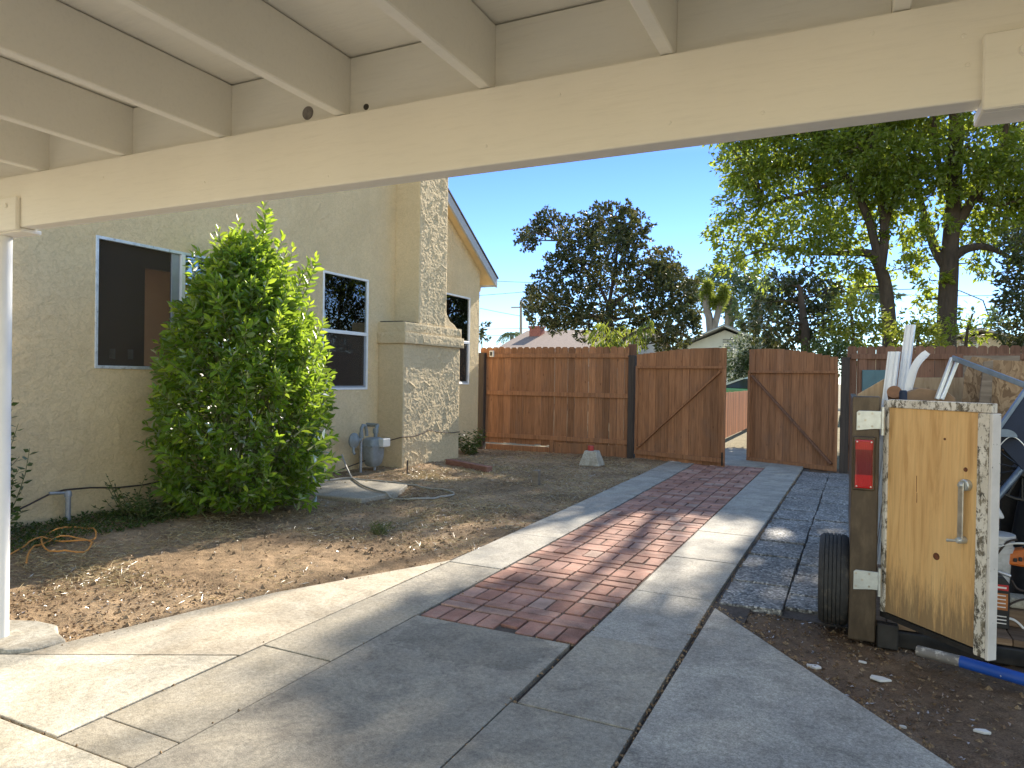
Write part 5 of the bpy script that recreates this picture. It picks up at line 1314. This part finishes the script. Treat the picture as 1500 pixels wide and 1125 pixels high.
t2 = tree('tall_tree', 'tall leafy tree with a thick straight trunk behind the trailer', 'tree', 'tall trees behind the fence',
          [(gnd(1384, YT), .33), (A(1386, 490, YT), .265), (A(1390, 400, YT), .25), (A(1392, 360, YT), .225), (A(1397, 290, YT), .2), (A(1400, 200, YT), .2), (A(1402, 60, YT), .13), (A(1400, -80, YT), .06)],
          [[(A(1388, 395, YT), .16), (A(1370, 365, YT), .13), (A(1357, 325, YT), .10), (A(1348, 290, YT), .08), (A(1335, 230, YT), .06)],
           [(A(1391, 382, YT), .16), (A(1412, 366, YT), .13), (A(1440, 361, YT), .10), (A(1470, 372, YT), .07), (A(1500, 395, YT), .05)],
           [(A(1396, 340, YT), .16), (A(1420, 300, YT), .13), (A(1445, 265, YT), .11), (A(1470, 200, YT), .09), (A(1500, 60, YT), .06)],
           [(A(1396, 300, YT), .1), (A(1375, 240, YT), .08), (A(1365, 150, YT), .06)], [(A(1430, 290, YT), .07), (A(1465, 300, YT), .05), (A(1500, 290, YT), .04)]],
          c2 + upper(30, 4.2, 4.0, 9) + SH2, 980, .185, .085, M['leaf_tall'], M['bark'], cut=True)

YM = 25.0
mag = px_clumps([(772, 352, 18), (790, 335, 22), (806, 325, 22), (845, 345, 32), (880, 322, 26), (893, 308, 12), (912, 306, 12), (925, 340, 34), (900, 370, 40), (850, 392, 40), (805, 425, 34), (790, 455, 26), (785, 440, 24), (840, 445, 36), (888, 428, 44), (940, 400, 40), (970, 388, 30),
                 (988, 425, 36), (1000, 450, 26), (950, 446, 40), (1000, 478, 28), (960, 486, 32), (905, 475, 34), (1015, 470, 18), (862, 482, 26), (817, 470, 22), (765, 345, 12), (870, 350, 26), (820, 385, 26), (915, 330, 26), (1010, 420, 16), (825, 350, 16), (980, 405, 26), (815, 478, 14), (985, 500, 24), (840, 470, 16)], YM, 1.6)
tree('broad_tree', 'broad dark leaved tree standing beyond the left fence against the sky', 'tree', None,
     [(gnd(893, YM), .2), (A(893, 480, YM), .15), (A(892, 445, YM), .12)],
     [[(A(892, 450, YM), .085), (A(878, 420, YM), .05), (A(850, 385, YM), .045), (A(810, 345, YM), .04)], [(A(892, 446, YM), .085), (A(900, 400, YM), .05), (A(905, 350, YM), .05), (A(902, 312, YM), .03)],
      [(A(893, 452, YM), .085), (A(920, 430, YM), .05), (A(960, 400, YM), .05), (A(985, 395, YM), .03)], [(A(893, 470, YM), .05), (A(850, 455, YM), .045), (A(800, 435, YM), .04)], [(A(893, 470, YM), .05), (A(945, 460, YM), .045), (A(1000, 450, YM), .04)]],
     mag, 1500, .155, .085, M['leaf_mag'], M['bark'], droop=.1, tuft=9)
YD = 21.0
tree('dark_tree', 'dark bushy tree with leaves of two greens rising behind the gate gap', 'tree', None,
     [(gnd(1182, YD), .16), (A(1180, 500, YD), .13), (A(1176, 460, YD), .1), (A(1172, 420, YD), .06)], [],
     px_clumps([(1128, 470, 26), (1158, 440, 30), (1190, 432, 30), (1150, 488, 28), (1182, 478, 30), (1205, 462, 24), (1120, 445, 20), (1175, 405, 22), (1145, 415, 22, .1), (1210, 430, 20), (1200, 495, 22), (1105, 480, 16)], YD), 1200, .17, .085, M['leaf_mag'], M['bark'])
def shrub(name, label, cat, px, Y, lst, dens, L, W_, mat, group=None, droop=.3):
    b = gnd(px, Y); top = min(lst, key=lambda q: q[1])
    return tree(name, label, cat, group, [(b, .05), (A(px, lst[0][1] + 20, Y), .04), (A(top[0], top[1] + 5, Y), .02)], [], px_clumps(lst, Y, .5), dens, L, W_, mat, M['bark'], droop=droop, twig=.008)
shrub('flowering_shrub', 'pale flowering shrub showing between the two gate leaves', 'shrub', 1088, 30.0, [(1084, 520, 24), (1100, 502, 20), (1122, 512, 22), (1088, 545, 24), (1075, 535, 16), (1135, 500, 18), (1110, 535, 22), (1090, 560, 20)], 1500, .15, .08, M['leaf_pale'])
shrub('bright_shrub', 'yellow green bushy shrub above the right gate', 'shrub', 1250, 20.0, [(1245, 465, 28, .2), (1266, 488, 28, .2), (1232, 492, 24, .1), (1262, 442, 20, .3), (1280, 470, 18, .2), (1250, 500, 26), (1240, 440, 14, .3)], 1500, .14, .065, M['leaf_yellow'])
shrub('dark_hedge', 'dense dark green hedge behind the right gate leaf', 'hedge', 1215, 18.5, [(1192, 512, 18), (1215, 508, 20), (1240, 512, 20), (1205, 525, 20), (1228, 528, 22), (1252, 520, 16)], 2600, .09, .05, M['leaf_weed'])
shrub('leafy_shrub', 'light green shrub between the two tall tree trunks', 'shrub', 1345, 21.5, [(1340, 472, 26, .15), (1348, 498, 28, .1), (1322, 492, 18, .2), (1362, 470, 20, .1), (1330, 500, 20), (1365, 500, 18)], 1300, .15, .065, M['leaf_yellow'])
shrub('sparse_shrub', 'loose sparse shrub right of the thick trunk', 'shrub', 1415, 22.0, [(1420, 482, 22), (1405, 468, 18), (1432, 490, 18), (1410, 498, 22), (1425, 455, 14), (1440, 475, 14)], 520, .15, .06, M['leaf_tall'])
shrub('drooping_shrub', 'yellow green drooping shrub hanging over the left fence', 'shrub', 905, 17.5, [(885, 492, 20), (905, 500, 22), (890, 478, 14), (938, 486, 18), (925, 498, 18), (880, 505, 16), (950, 475, 10)], 1000, .22, .045, M['leaf_yellow'], droop=1.8)
shrub('evergreen_tree', 'dark evergreen tree at the right edge behind the trailer', 'tree', 1520, 22.0, [(1490, 402, 30), (1480, 440, 22), (1505, 352, 36), (1482, 488, 18), (1510, 440, 36), (1500, 490, 24), (1478, 420, 16), (1530, 390, 40), (1470, 490, 10), (1540, 470, 40)], 1700, .14, .065, M['leaf_mag'])
YB = 48.0
tree('feathery_tree', 'hazy blue green tree far behind the white gabled house', 'tree', None, [(gnd(1068, YB), .4), (A(1068, 470, YB), .3), (A(1066, 430, YB), .2)], [],
     px_clumps([(1060, 420, 34), (1090, 440, 34), (1030, 428, 26), (1098, 408, 28), (1078, 398, 26), (1110, 455, 30), (1045, 405, 20), (1020, 445, 20), (1088, 470, 26), (1120, 425, 24)], YB, 2), 260, .38, .16, M['leaf_far'], M['bark_grey'])
shrub('distant_tree', 'far off blue green tree between the tall trunks near the skyline', 'tree', 1440, 60.0, [(1280, 420, 20), (1260, 432, 18), (1300, 430, 18)], 200, .5, .2, M['leaf_far'])
shrub('distant_tree', 'tiny far tree just beside the house eave above the left fence', 'tree', 706, 45.0, [(706, 482, 9), (700, 492, 10), (708, 495, 7)], 350, .35, .15, M['leaf_mag'])
shrub('distant_tree', 'small far tree on the skyline at the right edge', 'tree', 1462, 60.0, [(1462, 462, 12), (1450, 470, 8), (1470, 472, 10)], 220, .45, .2, M['leaf_far'])

# yucca: bare forked stems with spiky heads
YY = 38.0; yc = empty('yucca_tree', gnd(1045, YY), 'fork stemmed spiky yucca tree in front of the hazy tree', 'tree')
m = MB(); m.tube(smooth_path([gnd(1043, YY), A(1040, 480, YY), A(1036, 455, YY), A(1034, 432, YY)], 4), .2, 8); m.tube(smooth_path([A(1044, 490, YY), A(1050, 465, YY), A(1056, 440, YY)], 4), .17, 8); m.build('trunk', M['bark_grey'], yc, smooth=True)
Ps, Ds = [], []
for (p0, p1, n) in ((A(1034, 440, YY), A(1036, 416, YY), 700), (A(1053, 450, YY), A(1062, 424, YY), 900), (A(1045, 450, YY), A(1046, 440, YY), 300)):
    t_ = RNG.random(n)[:, None]; c = np.array(p0) * (1 - t_) + np.array(p1) * t_; d = unit(RNG.normal(size=(n, 3)) + np.array([0, 0, .5])); Ps.append(c); Ds.append(d)
leaf_mesh('crown', np.concatenate(Ps), np.concatenate(Ds), .45, .06, RNG.uniform(.2, .8, 1900), M['leaf_yellow'], yc, .05)
# palm
YP = 55.0; pl = empty('palm_tree', gnd(750, YP), 'small distant palm above the left fence beside the house', 'palm')
m = MB(); c0 = Vector(A(750, 488, YP)); m.tube([gnd(750, YP), tuple(c0)], [.22, .18], 8); m.build('trunk', M['bark_grey'], pl)
Ps, Ds = [], []
for k in range(16):
    a = 2 * math.pi * k / 16 + .2; up = .25 + .5 * random.random()
    for j in range(26):
        t_ = j / 25; L_ = 1.25; base_ = c0 + Vector((math.cos(a) * L_ * t_, math.sin(a) * L_ * t_, up * t_ * L_ - 1.1 * t_ * t_ * L_))
        for s in (-1, 1):
            dv = Vector((-math.sin(a) * s * .7 + math.cos(a) * .6, math.cos(a) * s * .7 + math.sin(a) * .6, -.55)).normalized(); Ps.append(tuple(base_)); Ds.append(tuple(dv))
leaf_mesh('crown', np.array(Ps), np.array(Ds), .42, .05, RNG.uniform(.2, .8, len(Ps)), M['leaf_far'], pl, .05)

# ------------------------------------------------------------------ the big bush by the wall
bush = empty('leafy_bush', (-5.95, 5.65, 0.0), 'big glossy green bush with yellow shoot tips against the stucco wall', 'bush')
envz = np.array([0.0, 0.35, 0.9, 1.4, 2.0, 2.4, 2.7, 2.95, 3.25]); envr = np.array([0.56, 0.88, 1.02, 0.96, 0.80, 0.58, 0.37, 0.19, 0.04])
def env(z): return np.interp(z, envz, envr)
Ps, Ds, Ls, Rs = [], [], [], []; sm = MB()
BC = np.array([-5.95, 5.65])
def shoot(p0, p1, n, lo, hi, L0, bright):
    """a stem from p0 to p1 with leaves spiralling along its outer part"""
    p0 = Vector(p0); p1 = Vector(p1); pp = limb_path(p0, p1, .07, 4); sm.tube(pp, [.009, .008, .006, .004, .002], 5, caps=False)
    ax = (p1 - p0).normalized(); e1 = ax.orthogonal().normalized(); e2 = ax.cross(e1)
    for i in range(n):
        t = lo + (hi - lo) * (i + .5) / n; k = min(3, int(t * 4)); q = pp[k].lerp(pp[k + 1], t * 4 - k)
        a = i * 2.4 + random.uniform(-.3, .3); up = .75 if t < .93 else 1.7
        d = (e1 * math.cos(a) + e2 * math.sin(a) + ax * up + Vector((0, 0, -.12))).normalized()
        Ps.append(tuple(q)); Ds.append(tuple(d)); Ls.append(L0 * random.uniform(.75, 1.15) * (1 if t < .9 else .72))
        Rs.append(random.gauss(.42, .17) + bright * max(0, t - .55) * 1.5)
def wallclip(p): return Vector((max(p.x, HX + .06), p.y, max(p.z, .06)))
for i in range(430):
    z = random.random() ** .85 * 2.9 + .1; a = random.uniform(0, 2 * math.pi); r = env(z) * random.uniform(.82, 1.04)
    tip = wallclip(Vector((BC[0] + r * .92 * math.cos(a), BC[1] + r * 1.05 * math.sin(a), z)))
    L_ = random.uniform(.35, .7); inw = Vector((BC[0], BC[1], z)) - tip; inw.z = 0
    p0 = tip + inw * random.uniform(.35, .6) + Vector((0, 0, -L_ * random.uniform(.4, .9))); p0.z = max(p0.z, .02)
    shoot(p0, tip, 20, .25, 1.0, .122, .12 + .45 * max(0, (z - 1.1) / 1.9) + (.25 if random.random() < .12 else 0))
for px, py, dy in [(385, 299, 0), (397, 312, .1), (372, 335, -.1), (350, 322, .1), (342, 345, 0), (320, 335, -.2), (314, 350, .1), (280, 366, 0), (283, 372, -.2), (300, 385, .2), (415, 345, .2), (430, 362, .1), (418, 370, -.1), (452, 385, .1), (463, 378, .2), (440, 400, 0), (405, 360, .3), (335, 375, .2), (365, 360, .2), (328, 392, -.2), (270, 440, 0), (475, 470, .1), (478, 500, .2), (262, 470, -.1), (482, 520, .1), (470, 590, .2), (250, 445, -.2), (265, 405, 0), (355, 400, -.3), (395, 400, -.3), (425, 420, -.2), (455, 440, .1), (300, 420, -.2), (380, 440, -.3), (340, 430, -.35), (410, 460, -.3)]:
    tip = wallclip(Vector(A(px, py, 5.72, dy))); base_ = Vector((BC[0] + (tip.x - BC[0]) * .55, BC[1] + (tip.y - BC[1]) * .62, tip.z - random.uniform(.7, 1.0)))
    shoot(base_, tip, 34, .15, 1.0, .122, .62)
for px, py, qx, qy in [(208, 573, 270, 590), (225, 570, 275, 600), (222, 622, 290, 640), (235, 600, 290, 620), (228, 655, 280, 670), (240, 735, 300, 720), (232, 700, 290, 700), (492, 672, 450, 690), (495, 690, 450, 700), (488, 640, 450, 660), (470, 620, 430, 640), (462, 745, 430, 730)]:
    shoot(A(qx, qy, 5.45), wallclip(Vector(A(px, py, 5.3 if px < 300 else 6.0))), 22, .2, 1.0, .122, .25)
n = 5200                                                     # inner leaves
zz = RNG.random(n) * 2.7 + .08; aa = RNG.random(n) * 2 * np.pi; rr = env(zz) * np.sqrt(RNG.random(n)) * .9
P = np.stack([np.maximum(BC[0] + rr * .92 * np.cos(aa), HX + .06), BC[1] + rr * 1.05 * np.sin(aa), zz], 1); Dd2 = unit(np.stack([np.cos(aa), np.sin(aa), np.full(n, .2)], 1) + RNG.normal(0, .6, (n, 3)))
P = np.concatenate([np.array(Ps), P]); Dd2 = np.concatenate([np.array(Ds), Dd2]); L_ = np.concatenate([np.array(Ls), RNG.uniform(.08, .125, n)]); R = np.concatenate([np.array(Rs), RNG.normal(.25, .12, n)])
leaf_mesh('foliage', P, Dd2, L_, L_ * .42, R, M['leaf_bush'], bush, .16, fine=True)
for i in range(14):
    a = random.uniform(0, 2 * math.pi); sm.tube(limb_path((BC[0] + .12 * math.cos(a), BC[1] + .12 * math.sin(a), -.02), (BC[0] + .5 * math.cos(a), BC[1] + .5 * math.sin(a), random.uniform(1.2, 2.4)), .1, 4), [.022, .02, .016, .012, .008], 6)
sm.build('stems', M['stem'], bush)

def small_plant(name, label, cat, base, stems, L, Wd, mat, group=None, br=0.3, n_leaf=14, spread=.5, h=(.4, .8)):
    root = empty(name, base, label, cat, group); b = Vector(base); P_, D_, R_ = [], [], []; s_ = MB()
    for i in range(stems):
        a = random.uniform(0, 2 * math.pi); hh = random.uniform(*h); rr_ = random.uniform(.1, spread)
        q = b + Vector((rr_ * .25 * math.cos(a), rr_ * .25 * math.sin(a), -.02)); tip = b + Vector((rr_ * math.cos(a), rr_ * math.sin(a), hh))
        tip.x = max(tip.x, HX + .05) if b.x < -5 else tip.x
        pp = limb_path(q, tip, .1, 4); s_.tube(pp, [.005, .0045, .004, .003, .002], 4, caps=False)
        for k in range(n_leaf):
            t = .12 + .88 * k / n_leaf; i_ = min(3, int(t * 4)); c = pp[i_].lerp(pp[i_ + 1], t * 4 - i_); an = k * 2.4
            P_.append(tuple(c)); D_.append(tuple(Vector((math.cos(an), math.sin(an), .35)).normalized())); R_.append(random.gauss(br, .2))
    leaf_mesh('foliage', np.array(P_), np.array(D_), L * RNG.uniform(.7, 1.2, len(P_)), Wd, np.array(R_), mat, root, .12)
    s_.build('stems', M['stem'], root)
    return root
random.seed(99)
small_plant('wild_shrub', 'loose dark small leaved shrub behind the white post', 'shrub', (-6.4, 3.2, 0), 60, .075, .038, M['leaf_weed'], n_leaf=26, spread=.42, h=(.3, 1.3))
small_plant('weed', 'leafy weed growing at the far corner of the chimney base', 'weed', (-6.5, 11.75, 0), 26, .11, .035, M['leaf_weed'], 'weeds at the foot of the wall', n_leaf=10, spread=.42, h=(.2, .55))
small_plant('weed', 'thin weed stalks between the grey pipe and the bush', 'weed', (-6.55, 4.75, 0), 10, .05, .02, M['leaf_weed'], 'weeds at the foot of the wall', n_leaf=10, spread=.4, h=(.2, .5))
small_plant('weed', 'low weed clump at the foot of the bush on its left side', 'weed', (-6.3, 4.75, 0), 40, .06, .024, M['leaf_weed'], 'weeds at the foot of the wall', n_leaf=14, spread=.5, h=(.1, .32))
small_plant('grass_tuft', 'small green grass tuft alone in the bare dirt', 'grass tuft', (-4.03, 5.53, dz(-4.03, 5.53)), 30, .06, .008, M['leaf_weed'], n_leaf=4, spread=.11, h=(.05, .14))

# ------------------------------------------------------------------ ground litter
def scatter(n, boxes):
    out = []
    w_ = np.array([(b[1] - b[0]) * (b[3] - b[2]) * b[4] for b in boxes]); w_ = w_ / w_.sum()
    for b, k in zip(boxes, RNG.multinomial(n, w_)):
        out.append(np.stack([RNG.uniform(b[0], b[1], k), RNG.uniform(b[2], b[3], k)], 1))
    q = np.concatenate(out); z = dirt_z(q[:, 0], q[:, 1]); ok = z > -0.075
    return np.concatenate([q[ok], z[ok][:, None]], 1)
def lying(q, zamp=.12):
    a = RNG.random(len(q)) * 2 * np.pi
    return unit(np.stack([np.cos(a), np.sin(a), np.abs(RNG.normal(0, zamp, len(q)))], 1))
q = scatter(52000, [(-6.8, -2.9, 2.6, 13.2, 1.0), (-6.6, -4.6, 3.2, 5.2, 3.0), (-6.4, -5.0, 8.6, 10.6, 3.0), (-5.0, -3.2, 3.8, 7.5, 1.2)])
k = fbm(q[:, 0] * 1.5 + 5, q[:, 1] * 1.5, 3) + RNG.normal(0, .07, len(q)) > .44; q = q[k]; q[:, 2] += .004
o = leaf_mesh('dry_grass', q, lying(q, .25), RNG.uniform(.03, .11, len(q)), RNG.uniform(.003, .0065, len(q)), RNG.random(len(q)), M['straw'], None, .1)
tag(o, 'pale dry straw scattered over the dirt', 'grass', kind='stuff')
q = scatter(9000, [(-6.8, -2.9, 2.2, 13.2, .6), (-5.2, -3.6, 2.2, 3.6, 5), (-5.5, -3, 4.8, 7.5, 1.0), (-.8, 2.6, 1.9, 5.6, 2.0), (-.6, .5, 3.6, 4.9, 4)]); q[:, 2] += .004
o = leaf_mesh('leaf_litter', q, lying(q, .3), RNG.uniform(.012, .035, len(q)), RNG.uniform(.008, .018, len(q)), RNG.beta(1.6, 2.2, len(q)), M['litter'], None, .35)
tag(o, 'dead leaves and chips scattered over the dirt', 'litter', kind='stuff')
q = scatter(4200, [(-6.8, -2.9, 2.4, 13.0, 1), (-5.5, -3.2, 4.8, 7.2, 2.5), (-.8, 2.6, 1.9, 6, 1.0)])
oc_ = np.array([[1, 0, 0], [0, 1, 0], [-1, 0, 0], [0, -1, 0], [0, 0, 1], [0, 0, -.6]], float); of_ = np.array([[0, 1, 4], [1, 2, 4], [2, 3, 4], [3, 0, 4], [1, 0, 5], [2, 1, 5], [3, 2, 5], [0, 3, 5]])
sz = (RNG.random(len(q)) ** 3 * .022 + .004)[:, None, None]
jl = []
for (xa, ya, xb2, yb2, k_) in ((-2.41, 1.8, -2.41, 13, 260), (-1.375, 1.8, -1.375, 3.7, 60), (-1.35, 3.7, -1.25, 12, 160), (-.785, 1.8, -.785, 4.8, 330), (-.76, 4.85, -.66, 12.5, 240), (-.75, 4.8, 1.5, 1.8, 330), (-7, 1.765, -.8, 1.765, 260), (-2.4, 3.7, -1.35, 3.7, 60), (-2.89, 1.8, -2.89, 4.9, 60), (-3.0, 4.75, -3.9, 2.2, 160), (-2.93, 5, -2.95, 13, 160)):
    t_ = RNG.random(k_); jl.append(np.stack([xa + (xb2 - xa) * t_ + RNG.normal(0, .012, k_), ya + (yb2 - ya) * t_ + RNG.normal(0, .012, k_), np.full(k_, -.006)], 1))
q = np.concatenate([q] + jl); sz = np.concatenate([sz, (RNG.random(sum(len(a_) for a_ in jl)) ** 2 * .009 + .003)[:, None, None]])
V = q[:, None, :] + oc_[None] * sz * RNG.uniform(.6, 1.3, (len(q), 6, 1)); Fc = (of_[None] + np.arange(len(q))[:, None, None] * 6).reshape(-1, 3)
o = np_mesh('soil_clods', V.reshape(-1, 3), Fc, M['dirt'], smooth=False); tag(o, 'small dirt clods and pebbles over the bare soil', 'soil', kind='stuff')
q = scatter(5200, [(-6.8, -6.0, 3.0, 5.2, 1.0), (-6.8, -6.4, 5.0, 7.2, .4)]); q[:, 2] += RNG.random(len(q)) * .10 * fbm(q[:, 0] * 3, q[:, 1] * 3, 2)
a = RNG.random(len(q)) * 2 * np.pi; d = unit(np.stack([np.cos(a), np.sin(a), RNG.uniform(.2, 1.2, len(q))], 1))
o = leaf_mesh('ground_cover', q, d, RNG.uniform(.02, .05, len(q)), RNG.uniform(.01, .02, len(q)), RNG.normal(.4, .25, len(q)), M['leaf_weed'], None, .15)
tag(o, 'low green weeds spreading along the foot of the stucco wall', 'weeds', kind='stuff')

# ------------------------------------------------------------------ neighbours beyond the fence
def gable_house(name, label, x0, x1, y0, y1, zw, zr, wallm, roofm, over=.35, ridge='y', vent=None, chim=None):
    """ridge 'y': gable faces the camera; 'x': the roof slope does"""
    root = empty(name, ((x0 + x1) / 2, y0, 0), label, 'house'); xm, ym = (x0 + x1) / 2, (y0 + y1) / 2
    m = MB()
    if ridge == 'y': m.prism([(x0, 0), (x1, 0), (x1, zw), (xm, zr - .12), (x0, zw)], 1, y0, y1) if False else m.prism([(0, x0), (zw, x0), (zr - .12, xm), (zw, x1), (0, x1)][::-1], 1, y0, y1)
    else: m.prism([(y0, 0), (y1, 0), (y1, zw), (ym, zr - .12), (y0, zw)], 0, x0, x1)
    m.build('wall', wallm, root)
    m = MB()
    if ridge == 'y':
        sl = (zr - zw) / (xm - x0); e = zw - over * sl
        m.prism([(e, x0 - over), (zr, xm), (e, x1 + over), (e + .13, x1 + over), (zr + .15, xm), (e + .13, x0 - over)], 1, y0 - over, y1 + over)
    else:
        sl = (zr - zw) / (ym - y0); e = zw - over * sl
        m.prism([(y0 - over, e), (ym, zr), (y1 + over, e), (y1 + over, e + .13), (ym, zr + .15), (y0 - over, e + .13)], 0, x0 - over, x1 + over)
    rf = m.build('roof', roofm, root)
    if ridge == 'y':
        m = MB(); m.bar((x0 - over, y0 - over - .02, e + .05), (xm, y0 - over - .02, zr + .06), .03, .2, up=(0, -1, 0)); m.bar((xm, y0 - over - .05, zr + .06), (x1 + over, y0 - over - .05, e + .05), .03, .2, up=(0, -1, 0)); m.build('barge_board', M['siding_pale'], root)
    else:
        m = MB(); m.box(x0 - over, x1 + over, y0 - over - .04, y0 - over - .002, e - .08, e + .1); m.build('fascia_board', M['siding_pale'], root)
    m = MB(); zc = zw * .55
    for t in (.25, .7):
        xx = x0 + (x1 - x0) * t; m = MB(); m.box(xx - .6, xx + .6, y0 - .04, y0 - .003, zc - .5, zc + .5); wn = m.build('window', M['vinyl'], root)
        m = MB(); m.box(xx - .54, xx + .54, y0 - .05, y0 - .041, zc - .44, zc + .44); m.build('pane', M['car_glass'], wn)
    if vent:
        vx, vz, vw, vh, arch = vent; m = MB()
        m.box(vx - vw, vx + vw, y0 - .05, y0 - .004, vz - vh, vz + vh)
        if arch: m.prism([(vz + vh + vw * math.sin(a), vx + vw * math.cos(a)) for a in [math.pi * k / 10 for k in range(11)]][::-1], 1, y0 - .05, y0 - .004)
        vo = m.build('gable_vent', M['siding_pale'], root); m = MB()
        for k in range(6): z = vz - vh + .04 + k * (2 * vh + vw * .7) / 6; m.box(vx - vw * .82, vx + vw * .82, y0 - .06, y0 - .051, z, z + .05)
        m.build('vent_slats', M['vent_dark'], vo)
    if chim:
        cx_, cyy, cw, ct = chim; m = MB(); m.box(cx_ - cw, cx_ + cw, cyy - cw, cyy + cw, zw, ct); m.box(cx_ - cw - .06, cx_ + cw + .06, cyy - cw - .06, cyy + cw + .06, ct + .002, ct + .12); m.build('chimney', M['red_chimney'], rf)
    return root
p = at(1062, 480, 34.0)
gable_house('white_house', 'pale gabled house with an arched louvre vent beyond the gates', p.x - 3.6, p.x + 3.6, 34, 44, p.z - 1.55, p.z, M['siding_pale'], M['roof_grey'], vent=(p.x + .15, p.z - .95, .28, .22, True))
p = at(1435, 486, 32.0)
gable_house('tan_house', 'tan gabled house with a small square vent behind the trailer', p.x - 4.2, p.x + 4.2, 32, 42, p.z - 1.25, p.z, M['siding_tan'], M['roof_tan'], vent=(p.x - .35, p.z - .55, .3, .12, False))
p = at(840, 491, 42.0); q0 = at(772, 507, 42.0); q1 = at(930, 500, 42.0)
gable_house('brown_roof_house', 'low house with a brown roof and red chimney beyond the left fence', q0.x, q1.x + 1, 38.5, 47, q0.z - .35, p.z + .25, M['siding_tan'], M['roof_brown'], ridge='x', chim=(at(782, 490, 41).x, 41.5, .38, at(782, 480, 41).z))

# car beyond the gap
cc = at(1088, 560, 27.0); car = empty('parked_car', (cc.x, 27.0, 0), 'green parked car glimpsed through the open gate gap', 'car')
X0 = cc.x - .65; prof = [(-1.15, .35), (-1.2, .7), (-1.05, .98), (-.1, 1.12), (.65, 1.55), (1.1, 1.66), (2.1, 1.66), (2.75, 1.5), (3.2, 1.1), (3.25, .4)]
m = MB(); m.prism([(z, X0 + x) for x, z in [(-1.15, .35), (3.25, .4), (3.25, 1.08), (2.9, 1.2), (-.1, 1.27), (-1.05, .98), (-1.2, .7)]][::1], 1, 26.2, 27.9); m.build('body', M['car_green'], car, bevel=.06, seg=3)
m = MB(); m.hexa([(X0 - .1, 26.25, 1.27), (X0 + 3.0, 26.25, 1.27), (X0 + 3.0, 27.85, 1.27), (X0 - .1, 27.85, 1.27)], [(X0 + .75, 26.42, 1.6), (X0 + 2.6, 26.42, 1.6), (X0 + 2.6, 27.7, 1.6), (X0 + .75, 27.7, 1.6)]); m.build('windows', M['car_glass'], car)
m = MB(); m.hexa([(X0 + .7, 26.4, 1.6), (X0 + 2.65, 26.4, 1.6), (X0 + 2.65, 27.72, 1.6), (X0 + .7, 27.72, 1.6)], [(X0 + .9, 26.5, 1.68), (X0 + 2.5, 26.5, 1.68), (X0 + 2.5, 27.6, 1.68), (X0 + .9, 27.6, 1.68)])
for yy in (26.24, 27.86): m.bar((X0 - .12, yy, 1.27), (X0 + .74, yy + (.16 if yy < 27 else -.16), 1.62), .06, .06)
m.build('roof', M['car_roof'], car)
for x in (-.35, 2.45):
    for yy in (26.22, 27.7): m = MB(); m.lathe([(.0, -.02), (.2, -.02), (.3, .0), (.32, .05), (.32, .15), (.3, .2), (.0, .2)], (X0 + x, yy, .32), axis=1, n=24); m.build('wheel', M['rubber'], car, smooth=True)

for px, py, Y, lb in ((763, 440, 58, 'slim utility pole with wires beside the broad tree'), (806, 468, 70, 'short far utility pole just above the brown roof')):
    up = empty('utility_pole', gnd(px, Y), lb, 'utility pole'); t_ = at(px, py, Y); m = MB(); m.tube([gnd(px, Y), tuple(t_)], [.17, .12], 8); m.build('mast', M['pole_wood'], up)
    m = MB(); m.box(t_.x - .9, t_.x + .9, t_.y - .18, t_.y - .13, t_.z - .7, t_.z - .58); m.build('crossarm', M['pole_wood'], up)
for i, (a, b, sg, lb) in enumerate([((600, 405), (1010, 418), .2, 'highest wire running from the house eave to the broad tree'), ((600, 440), (1300, 372), .3, 'overhead wire rising to the right behind the broad tree'), ((600, 424), (763, 463), .2, 'sagging wire dropping to the slim utility pole'), ((600, 481), (860, 478), .15, 'lowest wire just above the brown roof'), ((600, 489), (860, 489), .15, 'low wire crossing behind the red chimney'), ((1200, 425), (1500, 432), .2, 'wire passing behind the two tall trunks')]):
    p0, p1 = at(*a, 58.2), at(*b, 58.2); pts = [p0.lerp(p1, t / 12) - Vector((0, 0, sg * 4 * (t / 12) * (1 - t / 12))) for t in range(13)]
    m = MB(); m.tube(pts, .022, 5); tag(m.build('power_line', M['wire']), lb, 'power line', 'overhead wires')
